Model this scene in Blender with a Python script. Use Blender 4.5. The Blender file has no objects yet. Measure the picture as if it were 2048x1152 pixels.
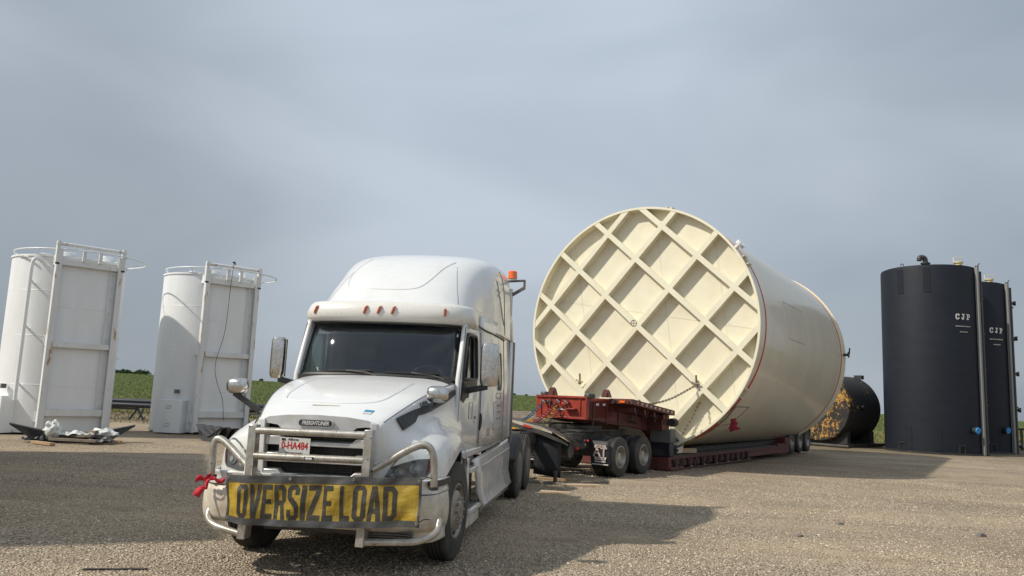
import bpy, bmesh, math, random
import numpy as np
from mathutils import Vector, Matrix, noise
from mathutils.bvhtree import BVHTree
random.seed(7); RNG = np.random.default_rng(7)
R_ = math.radians
scene = bpy.context.scene
COL = scene.collection

# ------------------------------------------------------------------ camera
CAM_H = 1.78; ROLL = R_(2.3); PITCH = math.atan(213*math.cos(ROLL)/1540.0)
Fv = Vector((0, math.cos(PITCH), math.sin(PITCH)))
R0 = Vector((1, 0, 0)); U0 = R0.cross(Fv)
Rv = R0*math.cos(ROLL) + U0*math.sin(ROLL); Uv = -R0*math.sin(ROLL) + U0*math.cos(ROLL)
cd = bpy.data.cameras.new('camera'); cam = bpy.data.objects.new('camera', cd); COL.objects.link(cam)
M = Matrix(((Rv.x, Uv.x, -Fv.x, 0), (Rv.y, Uv.y, -Fv.y, 0), (Rv.z, Uv.z, -Fv.z, CAM_H), (0, 0, 0, 1)))
cam.matrix_world = M
cd.sensor_width = 36; cd.lens = 1540/2048*36; cd.clip_end = 6000; cd.clip_start = 0.05
scene.camera = cam

# ------------------------------------------------------------------ light
SUN_EL = R_(44.0)                       # shadows run to the right and a little away: (1, .3) per metre of height
sdir = Vector((1.0, 0.325, -1.0)).normalized()
sd = bpy.data.lights.new('sun', 'SUN'); sd.energy = 4.1; sd.angle = R_(1.3); sd.color = (1.0, 0.93, 0.81)
sun = bpy.data.objects.new('sun', sd); COL.objects.link(sun)
sun.rotation_euler = sdir.to_track_quat('-Z', 'Y').to_euler()
world = bpy.data.worlds.new('World'); scene.world = world; world.use_nodes = True
wt = world.node_tree; wt.nodes.clear()
def wn(t, **k):
    n = wt.nodes.new(t)
    for a, b in k.items(): setattr(n, a, b)
    return n
sky = wn('ShaderNodeTexSky', sky_type='NISHITA', sun_disc=False)
sky.sun_elevation = SUN_EL; sky.sun_rotation = math.atan2(-sdir.x, -sdir.y); sky.air_density = 1.0; sky.dust_density = 2.0
tc = wn('ShaderNodeTexCoord'); mp = wn('ShaderNodeMapping'); mp.inputs['Scale'].default_value = (1.0, 1.0, 2.6); mp.inputs['Rotation'].default_value = (0.0, 0.5, 0.3)
wt.links.new(tc.outputs['Generated'], mp.inputs['Vector'])
n1 = wn('ShaderNodeTexNoise'); n1.inputs['Scale'].default_value = 1.7; n1.inputs['Detail'].default_value = 3.5; n1.inputs['Roughness'].default_value = 0.42; n1.inputs['Distortion'].default_value = 0.5
wt.links.new(mp.outputs['Vector'], n1.inputs['Vector'])
cr = wn('ShaderNodeValToRGB')           # thin high overcast: darker and lighter veils
cr.color_ramp.elements[0].position = 0.22; cr.color_ramp.elements[0].color = (2.62, 3.10, 3.62, 1)
cr.color_ramp.elements[1].position = 0.68; cr.color_ramp.elements[1].color = (4.55, 5.10, 5.75, 1)
wt.links.new(n1.outputs['Fac'], cr.inputs['Fac'])
sep = wn('ShaderNodeSeparateXYZ'); wt.links.new(tc.outputs['Generated'], sep.inputs[0])
mr = wn('ShaderNodeMapRange'); mr.inputs['From Min'].default_value = 0.0; mr.inputs['From Max'].default_value = 0.5; mr.inputs['To Min'].default_value = 0.91; mr.inputs['To Max'].default_value = 1.30
wt.links.new(sep.outputs['Z'], mr.inputs['Value'])
vm = wn('ShaderNodeVectorMath', operation='SCALE'); wt.links.new(cr.outputs['Color'], vm.inputs[0]); wt.links.new(mr.outputs['Result'], vm.inputs['Scale'])
dp = wn('ShaderNodeVectorMath', operation='DOT_PRODUCT'); dp.inputs[1].default_value = Vector((-.58, .78, .20)).normalized(); wt.links.new(tc.outputs['Generated'], dp.inputs[0])
md = wn('ShaderNodeMapRange', interpolation_type='SMOOTHSTEP'); md.inputs['From Min'].default_value = .88; md.inputs['From Max'].default_value = 1.0; md.inputs['To Min'].default_value = 1.0; md.inputs['To Max'].default_value = .73   # darker bank of cloud low on the left
wt.links.new(dp.outputs['Value'], md.inputs['Value'])
vm2 = wn('ShaderNodeVectorMath', operation='SCALE'); wt.links.new(vm.outputs['Vector'], vm2.inputs[0]); wt.links.new(md.outputs['Result'], vm2.inputs['Scale']); vm = vm2
dp3 = wn('ShaderNodeVectorMath', operation='DOT_PRODUCT'); dp3.inputs[1].default_value = Vector((.62, .75, .25)).normalized(); wt.links.new(tc.outputs['Generated'], dp3.inputs[0])
md3 = wn('ShaderNodeMapRange', interpolation_type='SMOOTHSTEP'); md3.inputs['From Min'].default_value = .86; md3.inputs['From Max'].default_value = 1.0; md3.inputs['To Min'].default_value = 1.0; md3.inputs['To Max'].default_value = .84
wt.links.new(dp3.outputs['Value'], md3.inputs['Value'])
vm3 = wn('ShaderNodeVectorMath', operation='SCALE'); wt.links.new(vm2.outputs['Vector'], vm3.inputs[0]); wt.links.new(md3.outputs['Result'], vm3.inputs['Scale']); vm = vm3
mx = wn('ShaderNodeMixRGB'); mx.inputs['Fac'].default_value = 0.92
wt.links.new(sky.outputs['Color'], mx.inputs['Color1']); wt.links.new(vm.outputs['Vector'], mx.inputs['Color2'])
bg = wn('ShaderNodeBackground'); bg.inputs['Strength'].default_value = 0.115
wo = wn('ShaderNodeOutputWorld'); wt.links.new(mx.outputs['Color'], bg.inputs['Color']); wt.links.new(bg.outputs['Background'], wo.inputs['Surface'])
vs = scene.view_settings; vs.view_transform = 'Standard'; vs.look = 'None'; vs.gamma = 1; vs.exposure = 0.0; vs.use_curve_mapping = False
scene.render.resolution_x = 1024; scene.render.resolution_y = 576

# ------------------------------------------------------------------ materials
def mat(name, base, rough=0.5, metal=0.0, var=None, var_scale=6.0, var_amt=0.5, spots=None, spot_scale=40.0, spot_lo=0.58, spot_hi=0.66,
        dirt=None, dirt_z=1.2, dirt_soft=0.8, dirt_amt=0.7, bump=0.0, bump_scale=30.0, coat=0.0, spec=0.5, stretch=(1, 1, 1), var_lo=0.35, var_hi=0.65, coord='Object'):
    m = bpy.data.materials.new(name); m.use_nodes = True; nt = m.node_tree; N = nt.nodes; L = nt.links
    b = N['Principled BSDF']; b.inputs['Roughness'].default_value = rough; b.inputs['Metallic'].default_value = metal
    b.inputs['Coat Weight'].default_value = coat; b.inputs['Coat Roughness'].default_value = 0.08; b.inputs['Specular IOR Level'].default_value = spec
    tcn = N.new('ShaderNodeTexCoord'); mpn = N.new('ShaderNodeMapping'); mpn.inputs['Scale'].default_value = stretch
    L.new(tcn.outputs[coord], mpn.inputs['Vector']); vec = mpn.outputs['Vector']
    col = None
    rgb = N.new('ShaderNodeRGB'); rgb.outputs[0].default_value = (*base, 1); col = rgb.outputs[0]
    def noise_f(scale, detail, lo, hi, amt):
        t = N.new('ShaderNodeTexNoise'); t.inputs['Scale'].default_value = scale; t.inputs['Detail'].default_value = detail; t.inputs['Roughness'].default_value = 0.65
        L.new(vec, t.inputs['Vector'])
        r = N.new('ShaderNodeMapRange'); r.inputs['From Min'].default_value = lo; r.inputs['From Max'].default_value = hi; r.inputs['To Max'].default_value = amt
        L.new(t.outputs['Fac'], r.inputs['Value']); return r.outputs['Result']
    def mixc(c, fac, c2):
        x = N.new('ShaderNodeMixRGB'); L.new(fac, x.inputs['Fac']); L.new(c, x.inputs['Color1']); x.inputs['Color2'].default_value = (*c2, 1); return x.outputs[0]
    if var is not None: col = mixc(col, noise_f(var_scale, 6, var_lo, var_hi, var_amt), var)
    if dirt is not None:
        s = N.new('ShaderNodeSeparateXYZ'); L.new(tcn.outputs[coord], s.inputs[0])
        r = N.new('ShaderNodeMapRange'); r.inputs['From Min'].default_value = dirt_z+dirt_soft; r.inputs['From Max'].default_value = dirt_z-dirt_soft; r.inputs['To Max'].default_value = 1.0
        L.new(s.outputs['Z'], r.inputs['Value'])
        mm = N.new('ShaderNodeMath'); mm.operation = 'MULTIPLY'; L.new(r.outputs['Result'], mm.inputs[0]); L.new(noise_f(9.0, 7, 0.3, 0.7, dirt_amt), mm.inputs[1])
        col = mixc(col, mm.outputs[0], dirt)
    if spots is not None: col = mixc(col, noise_f(spot_scale, 3, spot_lo, spot_hi, 1.0), spots)
    L.new(col, b.inputs['Base Color'])
    if bump:
        t = N.new('ShaderNodeTexNoise'); t.inputs['Scale'].default_value = bump_scale; t.inputs['Detail'].default_value = 4; L.new(vec, t.inputs['Vector'])
        bp = N.new('ShaderNodeBump'); bp.inputs['Strength'].default_value = bump; bp.inputs['Distance'].default_value = 0.02; L.new(t.outputs['Fac'], bp.inputs['Height']); L.new(bp.outputs[0], b.inputs['Normal'])
    return m
m_white = mat('truck_paint', (.70, .705, .70), .25, coat=.5, dirt=(.40, .32, .22), dirt_z=.85, dirt_soft=.75, dirt_amt=.85, spots=(.36, .30, .22), spot_scale=34, spot_lo=.68, spot_hi=.76, var=(.56, .54, .49), var_scale=3, var_lo=.5, var_hi=.8, var_amt=.4)
m_vis = mat('bug_spotted_paint', (.67, .66, .63), .28, coat=.4, var=(.62, .56, .44), var_scale=9, var_lo=.45, var_hi=.75, var_amt=.5, spots=(.35, .28, .18), spot_scale=45, spot_lo=.66, spot_hi=.72)
m_dirtywhite = mat('dusty_white_panel', (.60, .56, .48), .5, var=(.36, .29, .20), var_scale=5, var_amt=.85, spots=(.30, .24, .16), spot_scale=26, spot_lo=.66, spot_hi=.74)
m_guard = mat('dusty_aluminium_tube', (.52, .50, .46), .36, metal=.65, var=(.26, .225, .17), var_scale=7, var_amt=.75, spots=(.10, .08, .06), spot_scale=38, spot_lo=.60, spot_hi=.68, bump=.04, bump_scale=60)
m_chrome = mat('dusty_chrome', (.62, .61, .59), .24, metal=1.0, var=(.42, .38, .32), var_scale=18, var_lo=.4, var_hi=.7, var_amt=.7, spots=(.22, .19, .15), spot_scale=55, spot_lo=.60, spot_hi=.68, bump=.12, bump_scale=40)
m_silver = mat('grille_silver', (.62, .63, .64), .3, metal=.35, var=(.42, .38, .30), var_scale=8, var_amt=.4)
m_black = mat('black_plastic', (.018, .019, .021), .45, var=(.07, .065, .055), var_scale=5, var_amt=.5)
m_blackgloss = mat('dark_gloss_plastic', (.02, .022, .025), .15, coat=.6)
m_rubber = mat('tyre_rubber', (.022, .022, .022), .8, var=(.085, .075, .062), var_scale=3, var_amt=.8, bump=.2, bump_scale=60)
m_flap = mat('mud_flap_rubber', (.007, .009, .013), .6, var=(.018, .018, .02), var_scale=3, var_amt=.5)
m_rim = mat('dull_alloy_rim', (.55, .53, .49), .4, metal=.7, var=(.22, .18, .13), var_scale=6, var_amt=.75)
m_rimdark = mat('grimy_steel_wheel', (.17, .16, .15), .6, metal=.2, var=(.08, .07, .06), var_scale=6, var_amt=.7)
m_amber = mat('amber_lens', (.42, .085, .03), .25, coat=.5)
m_beacon = mat('orange_beacon_lens', (.85, .16, .02), .25, coat=.5)
m_interior = mat('cab_interior', (.05, .05, .055), .8)
m_headliner = mat('cab_headliner', (.16, .16, .16), .9)
m_lens = mat('headlamp_bowl', (.20, .21, .215), .2, metal=.3, coat=.8)
m_lamp = mat('smoked_lamp_cover', (.075, .08, .085), .08, coat=1.0, var=(.14, .15, .155), var_scale=7, var_amt=.6)
m_proj = mat('projector_lens', (.30, .32, .33), .08, coat=1.0)
m_drl = mat('headlamp_reflector', (.75, .78, .74), .2, metal=.2)
m_mirror = mat('mirror_glass', (.7, .72, .74), .03, metal=1.0)
m_frame = mat('chassis_black', (.022, .022, .023), .6, var=(.10, .085, .07), var_scale=4, var_amt=.7, bump=.1)
m_red = mat('trailer_red_paint', (.36, .045, .025), .4, var=(.17, .03, .022), var_scale=4, var_amt=.8, spots=(.10, .04, .03), spot_scale=16, spot_lo=.62, spot_hi=.7)
m_maroon = mat('grimy_shaded_trailer_red', (.13, .018, .018), .55, var=(.09, .045, .035), var_scale=3.5, var_amt=.8, spots=(.06, .045, .035), spot_scale=12, spot_lo=.58, spot_hi=.68)  # trailer red darkened for the sides turned from the sun, plus brown grime
m_deckwood = mat('worn_deck_planks', (.15, .125, .10), .85, var=(.08, .065, .05), var_scale=4, stretch=(8, 1, 1), var_amt=.8, bump=.3)
m_cream = mat('cream_tank_paint', (.78, .74, .58), .38, var=(.70, .65, .50), var_scale=1.6, var_amt=.8, coat=.15, spots=(.60, .53, .40), spot_scale=5, spot_lo=.70, spot_hi=.80, bump=.06, bump_scale=3)
m_creamshell = mat('cream_tank_shell_paint', (.67, .605, .475), .30, var=(.56, .52, .42), var_scale=1.2, spots=(.50, .45, .36), spot_scale=2.2, spot_lo=.66, spot_hi=.85, var_amt=.7, coat=.35, stretch=(1, 1, .4), bump=.03, bump_scale=1.2)
m_tankwhite = mat('white_tank_paint', (.79, .81, .82), .42, var=(.68, .69, .69), var_scale=1.3, var_amt=.6, stretch=(1, 1, .25), bump=.04, bump_scale=2)
m_skidwhite = mat('rust_streaked_white_steel', (.71, .72, .72), .5, var=(.58, .58, .55), var_scale=2, var_amt=.6, spots=(.38, .22, .10), spot_scale=3.2, spot_lo=.62, spot_hi=.70, stretch=(1.5, 1.5, .35))
m_tankblack = mat('black_insulation', (.008, .0108, .018), .62, spec=.28, var=(.013, .0165, .0245), var_scale=1.0, stretch=(1, 1, 3), var_amt=.6, bump=.12, bump_scale=6)
m_post = mat('grey_galvanised_post', (.22, .22, .21), .5, metal=.2, var=(.24, .24, .24), var_scale=4)
m_strap = mat('red_webbing', (.55, .04, .025), .7)
m_ribbon = mat('red_ribbon_cloth', (.58, .05, .07), .95, spec=.1, var=(.36, .03, .04), var_scale=12, var_amt=.5)
m_chain = mat('weathered_chain', (.20, .17, .12), .5, metal=.6)
m_bluesteel = mat('blue_grey_saddle_steel', (.10, .115, .13), .5, var=(.06, .065, .07), var_scale=4, var_amt=.6)
m_rack = mat('black_bracket_paint', (.045, .048, .055), .5, var=(.09, .09, .09), var_scale=5, var_amt=.5)
m_wood = mat('pine_plank', (.42, .29, .16), .8, var=(.27, .18, .10), var_scale=5, stretch=(1, 8, 1), var_amt=.7)
m_oldwood = mat('weathered_grey_plank', (.24, .20, .16), .85, var=(.13, .105, .08), var_scale=5, var_amt=.8)
m_palewood = mat('fresh_cut_timber', (.58, .44, .30), .8, var=(.45, .33, .2), var_scale=6, var_amt=.6)
m_plastic = mat('white_plastic_bag', (.66, .68, .67), .6, var=(.5, .5, .47), var_scale=6)
m_pipe = mat('black_pipe_coating', (.015, .018, .026), .35, coat=.2)
m_yellow = mat('yellow_banner_vinyl', (.41, .275, .02), .6, var=(.25, .17, .025), var_scale=4.5, var_amt=.85, spots=(.20, .14, .04), spot_scale=11, spot_lo=.62, spot_hi=.75, bump=.9, bump_scale=7)
m_ink = mat('black_banner_print', (.024, .023, .021), .5, bump=.9, bump_scale=7, var=(.07, .06, .04), var_scale=8, var_amt=.6)
m_hem = mat('dark_banner_hem', (.045, .048, .052), .55, var=(.09, .085, .075), var_scale=8, var_amt=.6)
m_plate = mat('number_plate_white', (.72, .72, .70), .4, var=(.52, .48, .42), var_scale=12, var_amt=.5)
m_platered = mat('number_plate_red', (.50, .02, .02), .4)
m_platedark = mat('dark_print', (.03, .03, .03), .5)
m_sticker = mat('blue_sticker', (.03, .22, .36), .4)
m_stickerw = mat('white_print', (.62, .62, .60), .5)
m_print = mat('pinkish_white_print', (.42, .33, .32), .6)
m_yell2 = mat('yellow_steel', (.62, .33, .02), .5, var=(.40, .20, .02), var_scale=6)
m_blue = mat('blue_cap', (.03, .25, .62), .4)
m_blueh = mat('blue_hose', (.015, .05, .11), .4)
m_redh = mat('red_hose', (.20, .025, .03), .4)
m_yelh = mat('yellow_hose', (.32, .24, .03), .4)
m_reflw = mat('white_reflective_tape', (.55, .50, .48), .4)
m_cable = mat('black_cable', (.02, .02, .02), .6)
m_leaf = mat('bush_leaves', (.055, .09, .025), .7, var=(.035, .06, .02), var_scale=2, var_amt=.8)
m_seam = mat('panel_gap', (.03, .03, .03), .8)
m_softseam = mat('grey_panel_gap', (.13, .125, .12), .8)

# orange-black peeling coating
def mat_peel():
    m = bpy.data.materials.new('peeling_black_coating'); m.use_nodes = True; N = m.node_tree.nodes; L = m.node_tree.links; b = N['Principled BSDF']; b.inputs['Roughness'].default_value = .75
    t = N.new('ShaderNodeTexCoord'); n = N.new('ShaderNodeTexNoise'); n.inputs['Scale'].default_value = 5.5; n.inputs['Detail'].default_value = 12; n.inputs['Roughness'].default_value = .82; n.inputs['Distortion'].default_value = .25
    L.new(t.outputs['Object'], n.inputs['Vector']); s = N.new('ShaderNodeSeparateXYZ'); L.new(t.outputs['Object'], s.inputs[0])
    r = N.new('ShaderNodeMapRange'); r.inputs['From Min'].default_value = .05; r.inputs['From Max'].default_value = .9; r.inputs['To Min'].default_value = -.022; r.inputs['To Max'].default_value = -.12; L.new(s.outputs['Y'], r.inputs['Value'])
    n2 = N.new('ShaderNodeTexNoise'); n2.inputs['Scale'].default_value = 1.1; n2.inputs['Detail'].default_value = 4; L.new(t.outputs['Object'], n2.inputs['Vector'])
    r2 = N.new('ShaderNodeMapRange'); r2.inputs['From Min'].default_value = .35; r2.inputs['From Max'].default_value = .65; r2.inputs['To Min'].default_value = -.07; r2.inputs['To Max'].default_value = .07; L.new(n2.outputs['Fac'], r2.inputs['Value'])
    a0 = N.new('ShaderNodeMath'); a0.operation = 'ADD'; L.new(n.outputs['Fac'], a0.inputs[0]); L.new(r2.outputs['Result'], a0.inputs[1])
    a = N.new('ShaderNodeMath'); a.operation = 'ADD'; L.new(a0.outputs[0], a.inputs[0]); L.new(r.outputs['Result'], a.inputs[1])
    c = N.new('ShaderNodeValToRGB'); c.color_ramp.elements[0].position = .505; c.color_ramp.elements[0].color = (.016, .015, .015, 1); c.color_ramp.elements[1].position = .53; c.color_ramp.elements[1].color = (.46, .24, .045, 1)
    L.new(a.outputs[0], c.inputs['Fac']); L.new(c.outputs['Color'], b.inputs['Base Color'])
    bp = N.new('ShaderNodeBump'); bp.inputs['Strength'].default_value = .5; bp.inputs['Distance'].default_value = .03; L.new(n.outputs['Fac'], bp.inputs['Height']); L.new(bp.outputs[0], b.inputs['Normal'])
    return m
m_peel = mat_peel()

def mat_glass(name, tint=(.25, .28, .30), refl=1.0, rough=.02, dust=0.0):
    m = bpy.data.materials.new(name); m.use_nodes = True; N = m.node_tree.nodes; L = m.node_tree.links; N.remove(N['Principled BSDF'])
    tr = N.new('ShaderNodeBsdfTransparent'); tr.inputs['Color'].default_value = (*tint, 1)
    gl = N.new('ShaderNodeBsdfGlossy'); gl.inputs['Roughness'].default_value = rough; gl.inputs['Color'].default_value = (.9, .95, 1, 1)
    fr = N.new('ShaderNodeFresnel'); fr.inputs['IOR'].default_value = 1.45
    mu = N.new('ShaderNodeMath'); mu.operation = 'MULTIPLY'; mu.inputs[1].default_value = refl; L.new(fr.outputs[0], mu.inputs[0])
    mxs = N.new('ShaderNodeMixShader'); L.new(mu.outputs[0], mxs.inputs[0]); L.new(tr.outputs[0], mxs.inputs[1]); L.new(gl.outputs[0], mxs.inputs[2])
    out = mxs.outputs[0]
    if dust:
        df = N.new('ShaderNodeBsdfDiffuse'); df.inputs['Color'].default_value = (.5, .5, .47, 1)
        tcn = N.new('ShaderNodeTexCoord'); nz = N.new('ShaderNodeTexNoise'); nz.inputs['Scale'].default_value = 22; nz.inputs['Detail'].default_value = 5; L.new(tcn.outputs['Object'], nz.inputs['Vector'])
        rr = N.new('ShaderNodeMapRange'); rr.inputs['From Min'].default_value = .69; rr.inputs['From Max'].default_value = .75; rr.inputs['To Min'].default_value = dust; rr.inputs['To Max'].default_value = .22; L.new(nz.outputs['Fac'], rr.inputs['Value'])
        m2 = N.new('ShaderNodeMixShader'); L.new(rr.outputs[0], m2.inputs[0]); L.new(out, m2.inputs[1]); L.new(df.outputs[0], m2.inputs[2]); out = m2.outputs[0]
    L.new(out, N['Material Output'].inputs['Surface']); return m
m_ws = mat_glass('windshield_glass', (.80, .88, .88), 2.0, .02, dust=0)
m_sideglass = mat_glass('side_glass', (.82, .93, .92), 1.0)

# ------------------------------------------------------------------ mesh helpers
class MB:
    def __init__(s): s.v = []; s.f = []; s.mi = []; s.m = 0
    def add(s, vs, fs):
        o = len(s.v); s.v += [tuple(map(float, p)) for p in vs]; s.f += [tuple(o+i for i in f) for f in fs]; s.mi += [s.m]*len(fs); return s
    def box(s, x0, x1, y0, y1, z0, z1):
        return s.add([(x0,y0,z0),(x1,y0,z0),(x1,y1,z0),(x0,y1,z0),(x0,y0,z1),(x1,y0,z1),(x1,y1,z1),(x0,y1,z1)],
                     [(0,3,2,1),(4,5,6,7),(0,1,5,4),(1,2,6,5),(2,3,7,6),(3,0,4,7)])
    def hexa(s, p):  # 8 points, bottom ring then top ring
        return s.add(p, [(0,3,2,1),(4,5,6,7),(0,1,5,4),(1,2,6,5),(2,3,7,6),(3,0,4,7)])
    def bar(s, a, b, w, h, up=(0,0,1)):
        a = Vector(a); b = Vector(b); d = (b-a).normalized(); u = Vector(up); r = d.cross(u)
        if r.length < 1e-4: r = d.cross(Vector((1,0,0)))
        r.normalize(); u = r.cross(d); r *= w/2; u *= h/2
        return s.hexa([a-r-u, a+r-u, b+r-u, b-r-u, a-r+u, a+r+u, b+r+u, b-r+u])
    def tube(s, path, r, n=10, closed=False, caps=True):
        P = [Vector(p) for p in path]; N = len(P); rr = r if hasattr(r, '__len__') else [r]*N; vs = []; prev = None
        for i in range(N):
            if closed: t = (P[(i+1)%N]-P[i-1])
            else: t = P[min(i+1,N-1)]-P[max(i-1,0)]
            t.normalize()
            if prev is None:
                a = Vector((0,0,1)) if abs(t.z) < .9 else Vector((1,0,0)); u = (a - t*a.dot(t)).normalized()
            else: u = (prev - t*prev.dot(t)).normalized()
            prev = u; w = t.cross(u)
            for k in range(n):
                an = 2*math.pi*k/n; vs.append(P[i] + (u*math.cos(an)+w*math.sin(an))*rr[i])
        fs = []
        for i in range(N if closed else N-1):
            for k in range(n):
                a = i*n+k; b = i*n+(k+1)%n; c = ((i+1)%N)*n+(k+1)%n; d = ((i+1)%N)*n+k; fs.append((a,b,c,d))
        if not closed and caps: fs.append(tuple(range(n))[::-1]); fs.append(tuple((N-1)*n+k for k in range(n)))
        return s.add(vs, fs)
    def cyl(s, a, b, r, n=16, r2=None): return s.tube([a, b], [r, r if r2 is None else r2], n)
    def lathe(s, prof, c=(0,0,0), ax='x', n=32, sgn=1):
        # prof: (r, h) pairs along the axis; open surface of revolution, consecutive points joined
        vs = []; c = Vector(c)
        for r, h in prof:
            for k in range(n):
                a = 2*math.pi*k/n; p, q = r*math.cos(a), r*math.sin(a)
                o = {'x': (h*sgn, p, q), 'y': (p, h*sgn, q), 'z': (p, q, h)}[ax]; vs.append(c+Vector(o))
        fs = []
        for i in range(len(prof)-1):
            for k in range(n):
                fs.append((i*n+k, i*n+(k+1)%n, (i+1)*n+(k+1)%n, (i+1)*n+k))
        return s.add(vs, fs)
    def prism(s, poly, f0, f1):  # poly 2D list, f0/f1 map (a,b)->3D
        n = len(poly); return s.add([f0(*p) for p in poly]+[f1(*p) for p in poly],
            [tuple(range(n))[::-1], tuple(range(n, 2*n))] + [(i, (i+1)%n, n+(i+1)%n, n+i) for i in range(n)])
    def grid(s, G, closed_u=False):
        nu = len(G); nv = len(G[0]); vs = [p for row in G for p in row]; fs = []
        for i in range(nu if closed_u else nu-1):
            for j in range(nv-1):
                fs.append((i*nv+j, i*nv+j+1, ((i+1)%nu)*nv+j+1, ((i+1)%nu)*nv+j))
        return s.add(vs, fs)
    def build(s, name, m, parent=None, smooth=35, bevel=0, solid=0, recalc=True, sub=0):
        me = bpy.data.meshes.new(name); me.from_pydata(s.v, [], s.f); me.polygons.foreach_set('material_index', s.mi); me.validate()
        bm = bmesh.new(); bm.from_mesh(me); bmesh.ops.remove_doubles(bm, verts=bm.verts, dist=1e-5)
        if recalc: bmesh.ops.recalc_face_normals(bm, faces=bm.faces)
        for f in bm.faces: f.smooth = bool(smooth)
        if smooth:
            ca = math.radians(smooth)
            for e in bm.edges:
                if len(e.link_faces) == 2: e.smooth = e.calc_face_angle(0) < ca
        bm.to_mesh(me); bm.free()
        for q in (m if isinstance(m, list) else [m]): me.materials.append(q)
        o = bpy.data.objects.new(name, me); COL.objects.link(o)
        if parent is not None: o.parent = parent
        if solid:
            q = o.modifiers.new('solid', 'SOLIDIFY'); q.thickness = abs(solid); q.offset = -1 if solid > 0 else 1
        if bevel:
            q = o.modifiers.new('bevel', 'BEVEL'); q.width = bevel; q.segments = 2; q.limit_method = 'ANGLE'; q.angle_limit = R_(40)
        if sub:
            q = o.modifiers.new('sub', 'SUBSURF'); q.levels = sub; q.render_levels = sub
        return o
def empty(name, loc=(0,0,0), rz=0, parent=None):
    o = bpy.data.objects.new(name, None); COL.objects.link(o); o.location = loc; o.rotation_euler = (0,0,rz); o.empty_display_size = .2
    if parent is not None: o.parent = parent
    return o
def tag(o, label=None, cat=None, group=None, kind=None):
    if label: o['label'] = label
    if cat: o['category'] = cat
    if group: o['group'] = group
    if kind: o['kind'] = kind
    return o
def copy_tree(o, parent=None):
    c = o.copy(); COL.objects.link(c)
    if parent is not None: c.parent = parent
    for ch in [q for q in bpy.data.objects if q.parent == o]: copy_tree(ch, c)
    return c
def cr1(P, n):  # Catmull-Rom through list of Vectors -> n samples per span
    out = []; P = [Vector(p) for p in P]; Q = [P[0]*2-P[1]] + P + [P[-1]*2-P[-2]]
    for i in range(1, len(Q)-2):
        for k in range(n):
            t = k/n; a, b, c, d = Q[i-1], Q[i], Q[i+1], Q[i+2]
            out.append(.5*((2*b)+(c-a)*t+(2*a-5*b+4*c-d)*t*t+(3*b-a-3*c+d)*t**3))
    out.append(P[-1]); return out
def smooth_grid(G, nu, nv):
    A = [cr1(row, nv) for row in G]; B = [cr1([A[i][j] for i in range(len(A))], nu) for j in range(len(A[0]))]
    return [[B[j][i] for j in range(len(B))] for i in range(len(B[0]))]
def mirror_grid(G):  # mirrored copy across x=0
    return [[Vector((-p.x, p.y, p.z)) for p in row] for row in G]
def bez_path(pts, n=6): return cr1(pts, n)
def rounded_path(pts, r, n=5):
    P = [Vector(p) for p in pts]; out = [P[0]]
    for i in range(1, len(P)-1):
        a = (P[i-1]-P[i]); b = (P[i+1]-P[i]); ra = min(r, a.length*.49); rb = min(r, b.length*.49)
        p0 = P[i]+a.normalized()*ra; p2 = P[i]+b.normalized()*rb
        for k in range(n+1):
            t = k/n; out.append(p0*(1-t)**2 + P[i]*2*t*(1-t) + p2*t*t)
    out.append(P[-1]); return out
def bvh_of(objs):
    vs = []; fs = []
    for o in objs:
        b = len(vs); vs += [v.co.copy() for v in o.data.vertices]; fs += [[b+i for i in p.vertices] for p in o.data.polygons]
    return BVHTree.FromPolygons(vs, fs)
def poly_mesh_fill(loops, step=None):
    """2D loops (outer + holes) -> verts, faces, filled with holes, optionally diced on a grid"""
    cu = bpy.data.curves.new('tmp', 'CURVE'); cu.dimensions = '2D'; cu.fill_mode = 'BOTH'
    for lp in loops:
        sp = cu.splines.new('POLY'); sp.points.add(len(lp)-1); sp.use_cyclic_u = True
        for i, p in enumerate(lp): sp.points[i].co = (p[0], p[1], 0, 1)
    return curve_to_faces(cu, step)
def curve_to_faces(cu, step):
    o = bpy.data.objects.new('tmp', cu); COL.objects.link(o); dg = bpy.context.evaluated_depsgraph_get(); dg.update()
    me = bpy.data.meshes.new_from_object(o.evaluated_get(dg))
    bm = bmesh.new(); bm.from_mesh(me); bmesh.ops.remove_doubles(bm, verts=bm.verts, dist=1e-6)
    if step:
        xs = [v.co.x for v in bm.verts]; ys = [v.co.y for v in bm.verts]
        for ax, lo, hi in ((0, min(xs), max(xs)), (1, min(ys), max(ys))):
            t = lo+step
            while t < hi-1e-4:
                g = bm.verts[:]+bm.edges[:]+bm.faces[:]; co = [0,0,0]; no = [0,0,0]; co[ax] = t; no[ax] = 1
                bmesh.ops.bisect_plane(bm, geom=g, plane_co=co, plane_no=no, dist=1e-6); t += step
    bm.verts.ensure_lookup_table(); vs = [v.co.copy() for v in bm.verts]; fs = [[v.index for v in f.verts] for f in bm.faces]
    bm.free(); bpy.data.objects.remove(o); bpy.data.meshes.remove(me); return vs, fs
def text_faces(s, size=1, bold=0.0, sx=1.0, align='CENTER', spacing=1.0, step=None, shear=0):
    cu = bpy.data.curves.new('t', 'FONT'); cu.body = s; cu.size = size; cu.offset = bold; cu.align_x = align; cu.align_y = 'CENTER'; cu.space_character = spacing; cu.resolution_u = 3; cu.shear = shear
    vs, fs = curve_to_faces(cu, step); return [Vector((v.x*sx, v.y, 0)) for v in vs], fs
def mapped(name, vf, fn, m, parent, thick=.002):
    vs, fs = vf; mb = MB(); mb.add([fn(v.x, v.y) for v in vs], fs)
    return mb.build(name, m, parent, smooth=0, solid=-thick if thick else 0, recalc=False)

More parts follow.
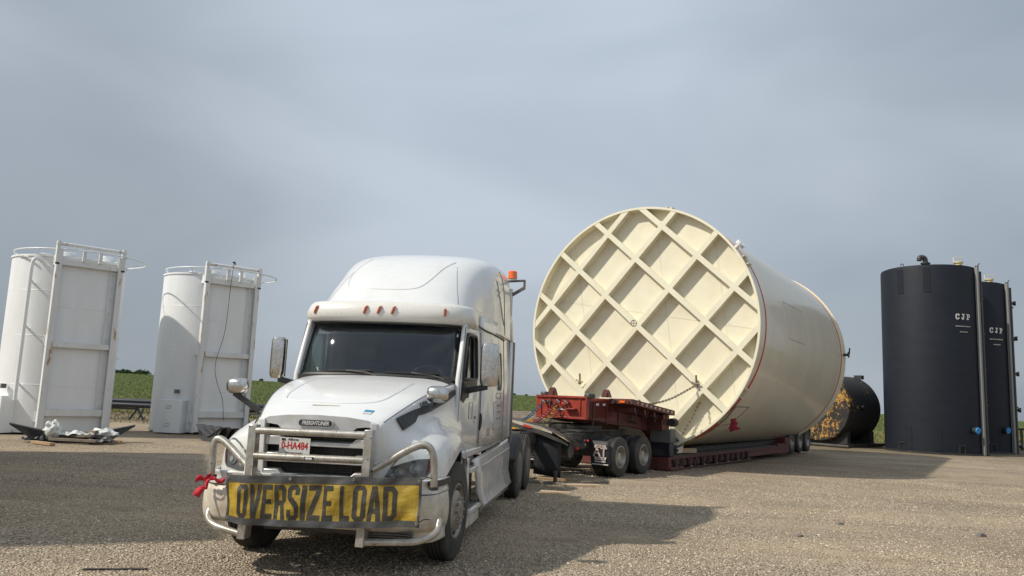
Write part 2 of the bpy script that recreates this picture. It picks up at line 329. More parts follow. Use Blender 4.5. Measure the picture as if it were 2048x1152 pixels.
# ================================================================== SEMI TRUCK
# truck space: x to the driver's side (photo right), y towards the tail, z up; origin on the ground under the steer axle
TR = empty('semi_truck', (-1.67, 8.75, 0), R_(-7.8))
tag(TR, 'white sleeper semi truck with a bull bar, dusty lower panels and amber roof marker lights', 'truck')
HOODC = [  # rows nose -> cowl ; columns centre -> wheel arch
 [(0,-1.20,1.49),(.30,-1.19,1.485),(.50,-1.17,1.465),(.61,-1.14,1.435),(.635,-1.12,1.39),(.655,-1.10,1.25),(.68,-1.08,1.12),(.71,-1.06,1.02),(.74,-1.05,.95),(.76,-1.05,.88)],
 [(0,-1.05,1.55),(.30,-1.05,1.545),(.52,-1.04,1.52),(.65,-1.02,1.49),(.685,-1.01,1.43),(.74,-1.00,1.30),(.84,-.98,1.20),(.93,-.95,1.08),(.96,-.94,.97),(.97,-.94,.88)],
 [(0,-.80,1.65),(.30,-.80,1.645),(.56,-.80,1.62),(.715,-.80,1.575),(.755,-.80,1.50),(.84,-.80,1.37),(.98,-.80,1.275),(1.10,-.79,1.18),(1.145,-.78,1.05),(1.16,-.78,.90)],
 [(0,-.45,1.765),(.30,-.45,1.76),(.60,-.45,1.74),(.80,-.45,1.69),(.84,-.45,1.62),(.90,-.45,1.47),(1.03,-.47,1.37),(1.14,-.48,1.28),(1.195,-.49,1.17),(1.21,-.50,1.03)],
 [(0,0,1.875),(.32,0,1.87),(.66,0,1.85),(.88,0,1.79),(.915,0,1.71),(.94,0,1.54),(1.03,0,1.41),(1.14,0,1.33),(1.195,0,1.25),(1.21,0,1.165)],
 [(0,.34,1.93),(.34,.36,1.925),(.70,.42,1.91),(.93,.48,1.865),(.965,.50,1.78),(.99,.50,1.58),(1.04,.50,1.40),(1.11,.48,1.26),(1.16,.46,1.13),(1.19,.44,1.00)],
 [(0,.44,1.935),(.36,.47,1.93),(.74,.55,1.92),(.955,.66,1.88),(.99,.70,1.79),(1.02,.70,1.58),(1.055,.68,1.38),(1.09,.62,1.22),(1.13,.60,1.08),(1.16,.58,.90)],
]
hg = smooth_grid(HOODC, 6, 5)
mb = MB(); mb.grid(hg); mb.grid(mirror_grid(hg))
hood = mb.build('hood', m_white, TR, smooth=50)
HB = bvh_of([hood])
def on_front(B, x, z, off=.006, y0=-4, miss=-1.0):
    h = B.ray_cast(Vector((x, y0, z)), Vector((0, 1, 0)))
    if h[0] is None: return Vector((x, miss, z))
    return Vector((x, h[0].y-off, z))
def on_side(B, y, z, off=.006, s=1, miss=1.1):
    h = B.ray_cast(Vector((4*s, y, z)), Vector((-s, 0, 0)))
    if h[0] is None: return Vector((miss*s, y, z))
    return Vector((h[0].x+off*s, y, z))
def on_top(B, x, y, off=.006, miss=1.8):
    h = B.ray_cast(Vector((x, y, 6)), Vector((0, 0, -1)))
    return Vector((x, y, (h[0].z if h[0] else miss)+off))
def front_patch(name, loops, m, parent, off=.006, B=None, thick=.006, s=1, step=.05):
    B = B or HB2; vf = poly_mesh_fill([[(p[0]*s, p[1]) for p in lp] for lp in loops], step)
    return mapped(name, vf, lambda x, z: on_front(B, x, z, off), m, parent, thick)
# hood details: centre bulge outline, side seams, cowl
for s in (-1, 1):
    seam = [Vector((hg[i][15].x*s+.004*s, hg[i][15].y, hg[i][15].z+.001)) for i in range(3, len(hg))]
    MB().tube(seam, .0045, 5).build('hood_seam', m_softseam, TR)
bul = [(-.50,.10),(-.56,-.30),(-.56,-.62),(-.46,-.80),(-.1,-.86),(.22,-.85),(.46,-.74),(.56,-.45),(.62,.0)]
pth = [on_top(HB, p.x, p.y, -.004) for p in cr1([(x, y, 0) for x, y in bul], 6)]
MB().tube(pth, .013, 6).build('hood_crease', m_white, TR)
# black air-intake blade on each hood flank
for s in (-1, 1):
    poly = [(-.93,1.50),(-.86,1.523),(-.66,1.575),(-.3,1.645),(.04,1.715),(.52,1.81),(.52,1.75),(.2,1.67),(-.125,1.605),(-.45,1.54),(-.60,1.525),(-.70,1.455),(-.90,1.385)]
    vf = poly_mesh_fill([poly], .06)
    v = mapped('hood_vent', vf, lambda y, z: on_side(HB, y, z, .010, s, .75), m_black, TR, .02)
vf = text_faces('UFA', .06, .002, sx=1.6); ca, sa = math.cos(.19), math.sin(.19)
mapped('hood_lettering', vf, lambda x, y: on_side(HB, -.40+x*ca-y*sa, 1.645+x*sa+y*ca, .008, 1, .85), m_platedark, TR, .001)
# sticker on the hood nose
vf = poly_mesh_fill([[(.40,-1.02),(.485,-1.00),(.495,-.955),(.405,-.97)]], .05)
st = mapped('hood_sticker', vf, lambda x, y: on_top(HB, x, y, .004), m_sticker, TR, .001)
vf = poly_mesh_fill([[(.398,-1.05),(.478,-1.035),(.485,-1.002),(.40,-1.022)]], .05)
mapped('sticker_text_band', vf, lambda x, y: on_top(HB, x, y, .005), m_stickerw, st, .001)
vf = poly_mesh_fill([[(-.16,-.95),(.12,-.94),(.12,-.925),(-.16,-.93)]], .05)
mapped('dirt_strip', vf, lambda x, y: on_top(HB, x, y, .003), m_dirtywhite, TR, .001)

NOSE = [hood]
# ---- grille
gx, gz0, gz1 = .56, .80, 1.425
mb = MB(); mb.box(-gx, gx, -1.02, -.98, gz0, gz1+.02)
gr = mb.build('grille', m_black, TR)
mb = MB()
for k in range(26):
    z = gz0+.02+k*.0235; mb.box(-gx+.02, gx-.02, -1.045, -1.03, z, z+.006)
for k in range(12):
    x = -gx+.05+k*(2*gx-.1)/11; mb.box(x-.003, x+.003, -1.05, -1.046, gz0, gz1)
mb.build('grille_mesh', m_frame, gr, smooth=0)
# surround (white/silver) : two uprights and the badge bow
for s in (-1, 1):
    P = [(.535*s,-1.190,gz1+.03),(.59*s,-1.175,gz1+.02),(.575*s,-1.155,1.05),(.56*s,-1.145,.80),(.525*s,-1.15,.80),(.53*s,-1.165,1.05)]
    mb = MB(); mb.prism(P, lambda *p: Vector(p), lambda x, y, z: Vector((x, y+.10, z))); mb.build('grille_surround', m_white, gr, bevel=.006)
for s in (-1, 1):
    zz = (1.435,1.39,1.25,1.12,1.02,.95,.88,.80); xo = (.615,.64,.66,.685,.715,.745,.765,.77); yo = (-1.145,-1.125,-1.105,-1.085,-1.065,-1.055,-1.055,-1.055); xi = (.545,.55,.55,.545,.54,.535,.53,.525)
    Gp = [[Vector((a*s,-1.165+.04*(1.43-z),z)), Vector(((a*.5+b*.5)*s,(-1.175+.04*(1.43-z)+c)/2-.008,z)), Vector((b*s,c,z)), Vector(((b+.01)*s,c+.12,z))] for a, b, c, z in zip(xi, xo, yo, zz)]
    NPn = MB().grid(Gp).build('nose_panel', m_white, TR, smooth=50, solid=.015); NOSE.append(NPn)
pts = [(-.61,1.43),(-.50,1.475),(-.30,1.50),(0,1.51),(.30,1.50),(.50,1.475),(.61,1.43),(.60,1.405),(.48,1.41),(.40,1.40),(.34,1.355),(-.34,1.355),(-.40,1.40),(-.48,1.41),(-.60,1.405)]
vf = poly_mesh_fill([pts], .05)
mapped('badge_bow', vf, lambda x, z: Vector((x, -1.215+.10*x*x*1.6, z)), m_silver, gr, -.05)
ov = [(.172*math.cos(a)*(1 if abs(math.cos(a)) < .7 else 1), .036*math.sin(a)) for a in np.linspace(0, 2*math.pi, 28, endpoint=False)]
def stadium(w, h, n=8):
    o = []
    for k in range(n+1): a = -math.pi/2+math.pi*k/n; o.append((w/2-h/2+h/2*math.cos(a), h/2*math.sin(a)))
    for k in range(n+1): a = math.pi/2+math.pi*k/n; o.append((-w/2+h/2+h/2*math.cos(a), h/2*math.sin(a)))
    return o
bz = 1.432
bd = mapped('badge', poly_mesh_fill([stadium(.36, .078)]), lambda x, z: Vector((x, -1.222, z+bz)), m_silver, TR, .012)
mapped('badge_field', poly_mesh_fill([stadium(.335, .058)]), lambda x, z: Vector((x, -1.236, z+bz)), m_black, bd, .002)
mapped('badge_lettering', text_faces('FREIGHTLINER', .052, .0012, sx=.80, shear=.25), lambda x, z: Vector((x, -1.239, z+bz-.001)), m_stickerw, bd, .002)
# three winged silver bars
for i, (zc, wtop) in enumerate(((1.235, .0), (1.075, .02), (.915, .03))):
    w = .53
    P = [(-w,zc+.055),(-w+.14,zc+.055),(-w+.19,zc+.012),(w-.19,zc+.012),(w-.14,zc+.055),(w,zc+.055),(w,zc-.03),(-w,zc-.03)]
    mb = MB(); mb.prism(P, lambda x, z: Vector((x, -1.155, z)), lambda x, z: Vector((x, -1.06, z+.012)))
    mb.build('grille_bar', m_silver, gr, bevel=.006)
# plate
plt = empty('number_plate', (0,0,0), 0, TR)
mp_ = Matrix.Translation(Vector((-.205, -1.20, 1.205))) @ Matrix.Rotation(R_(1.0), 4, 'Y')
def onplate(off): return lambda x, z: mp_ @ Vector((x, off, z))
mapped('plate_panel', poly_mesh_fill([[(-.155,-.078),(.155,-.078),(.155,.078),(-.155,.078)]]), onplate(0), m_plate, plt, .004)
mapped('plate_characters', text_faces('0-HA484', .098, .002, sx=.74), onplate(-.005), m_platered, plt, .001)
mapped('plate_province', text_faces('Alberta', .036, .0004, shear=.3), lambda x, z: mp_ @ Vector((x-.02, -.005, z+.060)), m_platedark, plt, .001)
mapped('plate_slogan', text_faces('WILD ROSE COUNTRY', .017, .0004), lambda x, z: mp_ @ Vector((x, -.005, z-.068)), m_platedark, plt, .001)
mapped('plate_sticker', poly_mesh_fill([[(-.135,.045),(-.095,.045),(-.095,.068),(-.135,.068)]]), onplate(-.005), m_platedark, plt, .001)

# ---- headlights
HB2 = bvh_of(NOSE)
HLP = [(.665,.93),(.73,1.055),(.79,1.135),(.875,1.192),(.965,1.225),(1.03,1.225),(1.075,1.19),(1.085,1.08),(1.065,.985),(1.04,.95),(.85,.93)]
for s in (-1, 1):
    hl = front_patch('headlight', [HLP], m_lamp, TR, .004, s=s, thick=.008, step=.025)
    front_patch('chrome_rim', [[(.735,1.045),(.80,1.125),(.88,1.178),(.965,1.210),(1.03,1.208),(1.06,1.165),(1.055,1.120),(.95,1.115),(.84,1.085)]], m_drl, hl, .016, s=s, thick=.005, step=.025)
    for (cx, cz, rr) in ((.805, .995, .040), (.945, 1.03, .050)):
        ring = [(cx+rr*1.25*math.cos(a), cz+rr*math.sin(a)) for a in np.linspace(0, 2*math.pi, 20, endpoint=False)]
        front_patch('lamp_bowl', [ring], m_lens, hl, .016, s=s, thick=.006, step=.025)
        ring = [(cx+.01+rr*.5*math.cos(a), cz+rr*.5*math.sin(a)) for a in np.linspace(0, 2*math.pi, 18, endpoint=False)]
        front_patch('projector_lens', [ring], m_proj, hl, .024, s=s, thick=.006, step=.025)
    front_patch('turn_lamp', [[(1.035,.97),(1.06,1.0),(1.075,1.08),(1.065,1.16),(1.05,1.10),(1.045,1.02)]], m_maroon, hl, .016, s=s, thick=.005)

# ---- bumper
def bump_grid(z0, z1, out, y_end=-.62):
    ys = [(0,-1.27),(.35,-1.27),(.75,-1.255),(1.0,-1.20),(1.14,-1.08),(1.19,-.90),(1.205,y_end)]
    path = cr1([(x, y, 0) for x, y in ys], 5); G = []
    for p in path:
        row = []
        for t in range(7):
            z = z0+(z1-z0)*t/6; bulge = out*math.sin(math.pi*t/6)
            n = Vector((p.x, p.y+.2, 0)).normalized(); row.append(Vector((p.x+n.x*(bulge-.0), p.y+n.y*bulge, z)))
        G.append(row)
    return G
bm_ = empty('bumper', (0,0,0), 0, TR)
for s in (-1, 1):
    G = bump_grid(.47, .80, .02); G = G if s > 0 else mirror_grid(G); MB().grid(G).build('bumper_corner', m_dirtywhite, bm_, solid=.03)
    G = bump_grid(.36, .48, -.01, -.70); G = [[p+Vector((0, .04, 0)) for p in r] for r in G][8:]
    if s > 0: MB().grid(G).build('bumper_valance', m_dirtywhite, bm_, solid=.03)
    G = bump_grid(.805, .93, -.02, -.62); G = [[Vector((p.x, p.y+.05, p.z)) for p in r] for r in G]; G = G if s > 0 else mirror_grid(G)
    MB().grid(G).build('bumper_top', m_white, bm_, solid=.02)
    G = bump_grid(.87, .93, .0, -.60); G = [[Vector((p.x*1.004, p.y+.042, p.z)) for p in r] for r in G][18:]; G = G if s > 0 else mirror_grid(G)
    MB().grid(G).build('black_corner_strip', m_black, bm_, solid=-.004)
mb = MB()
for k in range(5): mb.box(.56, 1.02, -1.262+.006*k, -1.20, .375+k*.022, .387+k*.022)
mb.build('valance_grooves', m_rimdark, bm_, smooth=0)
MB().box(-.5, .45, -1.10, -.3, .40, .55).build('cooler_underside', m_frame, TR)
mb = MB(); mb.box(.50, .52, -1.30, -1.28, .35, .45); 

for s in (-1, 1):
    P = [on_side(HB, -.80+.02*k, z, .001, s, 1.1) for k, z in enumerate(np.linspace(.93, 1.12, 6))]
    # hood-to-fender joint line running from the lamp back to the door
    P = [on_side(HB, y, 1.10+.11*min(1, max(0, (y+.75)/.5)) if y < 0 else 1.21+.06*y, .002, s, 1.15) for y in np.linspace(-.62, .42, 14)]
    P = [Vector((hg[i][20].x*s, hg[i][20].y, hg[i][20].z)) for i in range(len(hg)-5, len(hg)-4)]
# ---- bull bar
BB = empty('bull_bar', (0,0,0), 0, TR)
for s, x0, x1 in ((-1, -.595, -.517), (1, .545, .625)):
    mb = MB(); mb.hexa([(x0-.002,-1.42,.86),(x1+.004,-1.42,.86),(x1+.004,-1.30,.86),(x0-.002,-1.30,.86),(x0,-1.40,1.40),(x1,-1.40,1.40),(x1,-1.30,1.40),(x0,-1.30,1.40)])
    mb.hexa([(x0-.01,-1.44,.35),(x1-.01,-1.44,.35),(x1-.01,-1.30,.35),(x0-.01,-1.30,.35),(x0-.002,-1.42,.86),(x1+.004,-1.42,.86),(x1+.004,-1.30,.86),(x0-.002,-1.30,.86)])
    mb.build('upright', m_guard, BB, bevel=.008)
MB().tube([(-.52,-1.375,1.345),(.55,-1.375,1.350)], .034, 16).build('cross_tube', m_guard, BB)
MB().tube([(-.52,-1.385,1.110),(.55,-1.385,1.118)], .034, 16).build('cross_tube', m_guard, BB)
MB().box(-.01, .08, -1.428, -1.42, 1.100, 1.130).build('maker_plate', m_black, BB)
mapped('maker_mark', poly_mesh_fill([stadium(.07, .02)]), lambda x, z: Vector((x+.035, -1.43, z+1.115)), m_plate, BB, .001)
for s in (-1, 1):
    pts = [(1.19,-1.20,.86),(1.175,-1.20,1.20),(1.10,-1.21,1.29),(.98,-1.23,1.255),(.63,-1.34,1.03)] if s > 0 else [(-1.02,-1.22,.86),(-1.03,-1.22,1.16),(-1.00,-1.22,1.25),(-.90,-1.23,1.22),(-.59,-1.34,1.00)]
    MB().tube(rounded_path(pts, .16, 7), .034, 16).build('side_hoop', m_guard, BB)
    pts = [(.60,-1.37,.385),(1.10,-1.30,.405),(1.24,-1.17,.47),(1.23,-1.08,.58)] if s > 0 else [(-.59,-1.37,.385),(-.90,-1.33,.44),(-1.03,-1.22,.49),(-1.03,-1.14,.60)]
    MB().tube(rounded_path(pts, .13, 7), .032, 16).build('lower_tube', m_guard, BB)
    xa = 1.185 if s > 0 else -1.025
    MB().tube([(xa,-1.205,.87),(xa,-1.205,.895)], .048, 16).build('hoop_clamp', m_black, BB)

# ---- cab and sleeper -------------------------------------------------------
def xs_side(y, z):
    k = [(.4,1.01),(.7,1.045),(1.0,1.07),(1.5,1.10),(1.9,1.13),(2.2,1.175),(2.6,1.20),(3.9,1.205)]
    ys = [a for a, b in k]; x = float(np.interp(y, ys, [b for a, b in k])); t = max(0.0, z-1.9); return x-.055*t-.02*max(0, 1.5-z)
WIN = dict(y0=.66, y1=1.38, z0=1.93, z1=2.50)
cab = TR
for s in (-1, 1):
    cols = [(.56,.86),(.66,.93),(.90,1.05),(1.14,1.21),(1.38,1.38),(1.50,1.50),(1.62,1.62)]   # y at bottom / y at window top (A pillar leans back)
    rows = [1.08,1.3,1.6,1.93,2.12,2.31,2.50,2.62]
    G = []
    for i, (ya, yb) in enumerate(cols):
        row = []
        for z in rows:
            t = max(0, min(1, (z-1.93)/.69)); y = ya+(yb-ya)*t; row.append(Vector((xs_side(y, z)*s, y, z)))
        G.append(row)
    mb = MB(); nv = len(rows); vs = [p for r in G for p in r]; fs = []
    for i in range(len(G)-1):
        for j in range(nv-1):
            if 1 <= i <= 3 and 3 <= j <= 5: continue
            fs.append((i*nv+j, i*nv+j+1, (i+1)*nv+j+1, (i+1)*nv+j))
    mb.add(vs, fs); dr = mb.build('door', m_white, cab, solid=.05 if s > 0 else .05)
    # window frame: four strips with a rounded outline
    def wp(u, v): y = .66+(.72)*u; z = 1.93+.57*v; ya = .66+(1.38-.66)*u; yb = .90*(1-u)*1.03+1.38*u; t = (z-1.93)/.69; yy = ya+(yb-ya)*t; return Vector((xs_side(yy, z)*s, yy, z))
    loop = []
    for (u, v) in [(0.02,.02),(.5,.02),(.9,.02),(.98,.10),(.98,.5),(.98,.9),(.90,.99),(.5,.99),(.10,.99),(.02,.92),(.02,.5)]: loop.append(wp(u, v)+Vector((.004*s,0,0)))
    MB().tube(loop, .022, 8, closed=True).build('window_seal', m_black, dr)
    mb = MB(); mb.grid([[wp(u, v)-Vector((.03*s,0,0)) for v in (0,.33,.66,1)] for u in (0,.33,.66,1)]); mb.build('side_window', m_sideglass, dr)
    mb = MB(); mb.bar(wp(.30,.02)-Vector((.015*s,0,0)), wp(.42,.98)-Vector((.015*s,0,0)), .02, .025, (1,0,0)); mb.build('window_divider', m_black, dr) if s > 0 else None
    # handle, seams, mirror-arm base stripe
    hy = 1.60
    mb = MB(); mb.tube([(xs_side(hy,z)*s+.012*s, hy+.02*math.sin((z-1.28)*8), z) for z in (1.30,1.36,1.42,1.48,1.52)], [.008,.02,.024,.018,.008], 8); mb.build('door_handle', m_black, dr)
    for ya, yb in ((.57,.86),(1.62,1.62)):
        P = [Vector((xs_side(ya+(yb-ya)*max(0,(z-1.93)/.69), z)*s+.001*s, ya+(yb-ya)*max(0,(z-1.93)/.69), z)) for z in np.linspace(1.12, 2.58, 14)]
        MB().tube(P, .005, 5).build('door_seam', m_softseam, dr)
    poly = [(.60,1.70),(.66,1.92),(.80,1.92),(1.28,1.94),(1.30,1.88),(.95,1.80),(.68,1.66)]
    mapped('mirror_base_stripe', poly_mesh_fill([poly], .08), lambda y, z: Vector((xs_side(y,z)*s+.012*s, y, z)), m_black, dr, .012)
    # recessed step pocket panel & small print lines on the door
    poly = [(1.02,1.46),(1.18,1.46),(1.18,1.66),(1.02,1.66)]
    MB().tube([Vector((xs_side(y,z)*s+.001*s, y, z)) for y, z in poly], .004, 5, closed=True).build('door_pocket_line', m_softseam, dr)
    if s > 0:
        for k, (zz, w) in enumerate(((1.475,.10),(1.455,.12),(1.41,.06))):
            mapped('door_print', poly_mesh_fill([[(1.28,zz),(1.28+w,zz),(1.28+w,zz+.012),(1.28,zz+.012)]]), lambda y, z: Vector((xs_side(y,z)+.003, y, z)), m_platedark, dr, .001)
# sleeper walls
for s in (-1, 1):
    G = [[Vector((xs_side(y, z)*s, y, z)) for z in (1.10,1.4,1.9,2.4,2.62,2.8)] for y in (1.63,1.8,2.0,2.2,2.6,3.0,3.4,3.72)]
    sw = MB().grid(G).build('sleeper_side', m_white, cab, solid=.03)
    # tall narrow sleeper window
    yc = 2.62; zc = 2.10
    lp = [(yc+.10*math.cos(a)**1*1.0, zc+.26*(1 if math.sin(a) > 0 else -1)*min(1, abs(math.sin(a))*1.35)) for a in np.linspace(0, 2*math.pi, 24, endpoint=False)]
    f = lambda off: (lambda y, z: Vector((xs_side(y,z)*s+off*s, y, z)))
    wv = mapped('sleeper_window', poly_mesh_fill([lp], .1), f(.008), m_blackgloss, sw, .006)
    MB().tube([f(.012)(y, z) for y, z in lp], .013, 6, closed=True).build('window_seal', m_rimdark, wv)
    # service hatches and seams
    for y0, y1, z0, z1 in ((2.30,2.95,1.28,1.66),(2.42,2.75,1.72,1.79)):
        MB().tube([f(.001)(y, z) for y, z in ((y0,z0),(y1,z0),(y1,z1),(y0,z1))], .005, 5, closed=True).build('hatch_outline', m_softseam, sw)
    MB().tube([f(.001)(3.08, z) for z in np.linspace(1.12, 2.75, 12)], .006, 5).build('extender_seam', m_softseam, sw)
    if s > 0:
        for k in range(3):
            for j in range(3): mapped('sleeper_print', poly_mesh_fill([[(2.5+.13*j,1.60-.09*k),(2.58+.13*j,1.60-.09*k),(2.58+.13*j,1.63-.09*k),(2.5+.13*j,1.63-.09*k)]]), f(.003), m_rim, sw, .001)
        for k in range(4): mapped('sleeper_print', poly_mesh_fill([[(2.0,1.30-.03*k),(2.14,1.30-.03*k),(2.14,1.315-.03*k),(2.0,1.315-.03*k)]]), f(.003), m_rim, sw, .001)
    # fibreglass extender + dark rubber edge
    G = [[Vector(((1.205 if z < 2.7 else 1.205-.055*(z-1.9)+.04)*s, y, z)) for z in (1.12,1.9,2.6)] for y in (3.70,3.84,3.98)]
    ex = MB().grid(G).build('side_extender', m_white, cab, solid=.03)
    MB().box(min(1.17*s,1.215*s), max(1.17*s,1.215*s), 3.98, 4.10, 1.02, 2.62).build('rubber_edge', m_rimdark, ex)
    # cab sill
    MB().box(min(.95*s,1.10*s), max(.95*s,1.10*s), .62, 3.7, 1.00, 1.09).build('cab_sill', m_white, cab, bevel=.02)
# cowl, pillars and windscreen
WSB = cr1([(0,.42,1.945),(.47,.455,1.94),(.84,.56,1.93),(.99,.70,1.92)], 6)
WST = cr1([(0,.74,2.60),(.47,.77,2.60),(.82,.86,2.59),(.96,.98,2.575)], 6)
WSBf = [Vector((-p.x, p.y, p.z)) for p in WSB[::-1]][:-1]+WSB; WSTf = [Vector((-p.x, p.y, p.z)) for p in WST[::-1]][:-1]+WST
def ws(i, t): 
    p = WSBf[i].lerp(WSTf[i], t); return p+Vector((0, -.025*math.sin(math.pi*t), 0))
n = len(WSBf)
wsg = MB().grid([[ws(i, t) for t in np.linspace(.02, .98, 7)] for i in range(1, n-1)]).build('windshield', m_ws, cab)
edge = [ws(i, 0) for i in range(n)]+[ws(n-1, t) for t in (.25,.5,.75)]+[ws(i, 1) for i in range(n-1, -1, -1)]+[ws(0, t) for t in (.75,.5,.25)]
edge = rounded_path(edge+[edge[0]], .001)  # dense polyline
MB().tube([p+Vector((0,-.004,0)) for p in edge[:-1]], .026, 8, closed=True).build('windshield_seal', m_black, wsg)
for s in (-1, 1):   # rounded lower/upper corners of the seal
    i = n-1 if s > 0 else 0; j = n-4 if s > 0 else 3
    for t0, t1 in ((0, .16), (1, .84)):
        a, b, c = ws(j, t0), ws(i, t0), ws(i, t1); MB().add([a+Vector((0,-.012,0)), b+Vector((0,-.012,0)), c+Vector((0,-.012,0)), (a*.2+c*.2+b*.6)+Vector((0,-.012,0))], [(0,1,3),(1,2,3)]).build('seal_corner', m_black, wsg, smooth=0)
MB().grid([[ws(n-4, t).lerp(ws(n-3, t), k)+Vector((0,-.006,0)) for t in (.80,.86)] for k in (0,.5,1.0)]).build('inspection_sticker', m_stickerw, wsg)
# sunshade band seen through the top of the glass
MB().grid([[ws(i, t)+Vector((0,.045,0)) for t in (.77,.88,.99)] for i in range(3, n-3)]).build('sun_band', m_cable, wsg)
# A pillars: from screen edge to the door front
for s in (-1, 1):
    i = n-1 if s > 0 else 0; G = []
    for t in np.linspace(0, 1, 7):
        a = ws(i, t); z = a.z; ya = .56+(.86-.56)*max(0, min(1, (z-1.93)/.69)); b = Vector((xs_side(ya, z)*s, ya+.01, z)); m_ = a.lerp(b, .5)+Vector((.022*s, -.012, 0))
        G.append([a, m_, b])
    MB().grid(G).build('windshield_pillar', m_white, cab, solid=.02)
    G = [[Vector((x*s, y, z)) for x, y, z in r] for r in ([(.93,.66,1.90),(1.0,.58,1.9),(1.02,.60,1.7)], [(.96,.72,1.96),(1.01,.62,1.97),(1.03,.66,1.7)])]
# wipers
for x0, x1 in ((-.62,-.02),(.12,.78)):
    wp0 = Vector((x1+.05, .40, 1.95)); 
    i0 = min(range(n), key=lambda i: abs(WSBf[i].x-x0)); i1 = min(range(n), key=lambda i: abs(WSBf[i].x-x1))
    w_ = MB().tube([ws(i, .055+.02*(i-i0)/(i1-i0+.01))+Vector((0,-.03,0)) for i in range(i0, i1+1)], .011, 6).build('wiper_blade', m_cable, wsg)
    MB().tube([ws(i1, .02)+Vector((.06,-.05,-.02)), ws(i1, .035)+Vector((-.08,-.05,.01)), ws((i0+i1)//2, .07)+Vector((0,-.045,0))], .008, 6).build('wiper_arm', m_rimdark, wsg)
MB().box(-.93, .93, .46, .74, 1.86, 1.925).build('cowl', m_black, cab)
# interior: floor, back wall, seats, dash, wheel, curtains
it = MB(); it.box(-1.0, 1.0, .75, 3.6, 1.05, 1.12); it.box(-1.02, 1.02, 2.25, 2.30, 1.1, 2.7); it.box(-.98, .98, .60, 1.0, 1.35, 1.86)
inte = it.build('interior_shell', m_interior, cab)
MB().box(-1.0, 1.0, 1.1, 2.3, 2.64, 2.66).build('headliner', m_headliner, inte)
for x in (-.55, .55):
    sb = MB().box(x-.25, x+.25, 1.45, 1.95, 1.35, 1.5).box(x-.24, x+.24, 1.85, 2.0, 1.45, 2.15).build('seat', m_interior, inte, bevel=.04)
    MB().box(x-.13, x+.13, 1.88, 1.98, 2.17, 2.36).build('headrest', m_interior, inte, bevel=.03)
sw_ = [Vector((.5+.23*math.cos(a), 1.05+.10*math.sin(a), 1.90+.2*math.sin(a))) for a in np.linspace(0, 2*math.pi, 20, endpoint=False)]
MB().tube(sw_, .016, 8, closed=True).build('steering_wheel', m_black, inte)
G = [[Vector((-.97+.04*k+.012*math.sin(k*2.3), 1.66+.05*math.sin(k*1.9), z)) for z in (1.3,2.0,2.6)] for k in range(6)]
MB().grid(G).build('curtain', m_headliner, inte)
m_brightpanel = bpy.data.materials.new('pale_brightening_panel'); m_brightpanel.use_nodes = True; N_ = m_brightpanel.node_tree; N_.nodes.remove(N_.nodes['Principled BSDF'])  # translucent panel added inside the left door window to brighten it
tl_ = N_.nodes.new('ShaderNodeBsdfTranslucent'); tl_.inputs['Color'].default_value = (.50, .62, .60, 1); N_.links.new(tl_.outputs[0], N_.nodes['Material Output'].inputs['Surface'])
MB().grid([[Vector((-.985+.010*math.sin(k*1.7)-.02*(z-1.9), y, z)) for z in (1.93,2.1,2.3,2.48)] for k, y in enumerate(np.linspace(.98, 1.42, 9))]).build('window_bright_panel', m_brightpanel, inte)

# ---- roof: visor and fairing
def visor_sec(x, y, nx, ny, k=1.0):  # cross-section points outwards along (nx,ny)
    sec = [(.0,2.600),(.055,2.612),(.085,2.66),(.080,2.73),(.05,2.80),(.015,2.835),(-.06,2.845)]
    return [Vector((x+nx*o*k, y+ny*o*k, z)) for o, z in sec]
vp = cr1([(0,.66,0),(.42,.68,0),(.76,.75,0),(.94,.88,0),(1.03,1.13,0),(1.055,1.40,0),(1.05,1.62,0)], 6); G = []
for i, p in enumerate(vp):
    d = (vp[min(i+1, len(vp)-1)]-vp[max(i-1, 0)]).normalized(); nn = Vector((d.y, -d.x, 0)); k = 1 if p.y < 1.0 else max(-.2, 1-(p.y-1.0)/.5*1.1)
    r = visor_sec(p.x, p.y, nn.x, nn.y, k)
    if i == 0: r = [Vector((0, q_.y, q_.z)) for q_ in r]
    drop = 0 if p.y < 1.2 else 0
    G.append(r)
vis = MB().grid(G).grid(mirror_grid(G)).build('sun_visor', m_vis, cab, smooth=60, solid=.01)
VB = bvh_of([vis])
for x in (-.86,-.185,-.01,.165,.79):
    c = on_front(VB, x, 2.735, .0, miss=.6); lean = .05*(1 if x < .7 else .0)
    mk = MB().tube([c+Vector((-.5*lean*.9, .0, -.050)), c+Vector((-.25*lean,-.022,-.04)), c+Vector((.25*lean,-.026,.03)), c+Vector((.5*lean, .0, .046))], [.008,.017,.017,.008], 8).build('marker_light', m_amber, vis)
YC = [(.74,2.84),(.90,2.96),(1.15,3.17),(1.45,3.37),(1.80,3.56),(2.20,3.70),(2.70,3.80),(3.20,3.85),(3.72,3.88)]
Wd = [.96,.985,1.01,1.035,1.075,1.12,1.15,1.165,1.17]
bow = [.30,.34,.38,.38,.32,.22,.12,.05,0]
fr_ = [0,.35,.62,.80,.91,.975,1.0,1.01,1.03]; gz = [1,.993,.975,.93,.84,.68,.45,.2,0]
G = []
for (yc, zc), W_, b in zip(YC, Wd, bow):
    row = []
    for f_, g in zip(fr_, gz):
        z = 2.62+(zc-2.62)*g; row.append((min(W_*f_, 1.19), yc+b*(f_**3), z))
    G.append(row)
rg = smooth_grid(G, 5, 5)
roof = MB().grid(rg).grid(mirror_grid(rg)).build('roof_fairing', m_white, cab, smooth=60, solid=.02)
RB = bvh_of([roof])
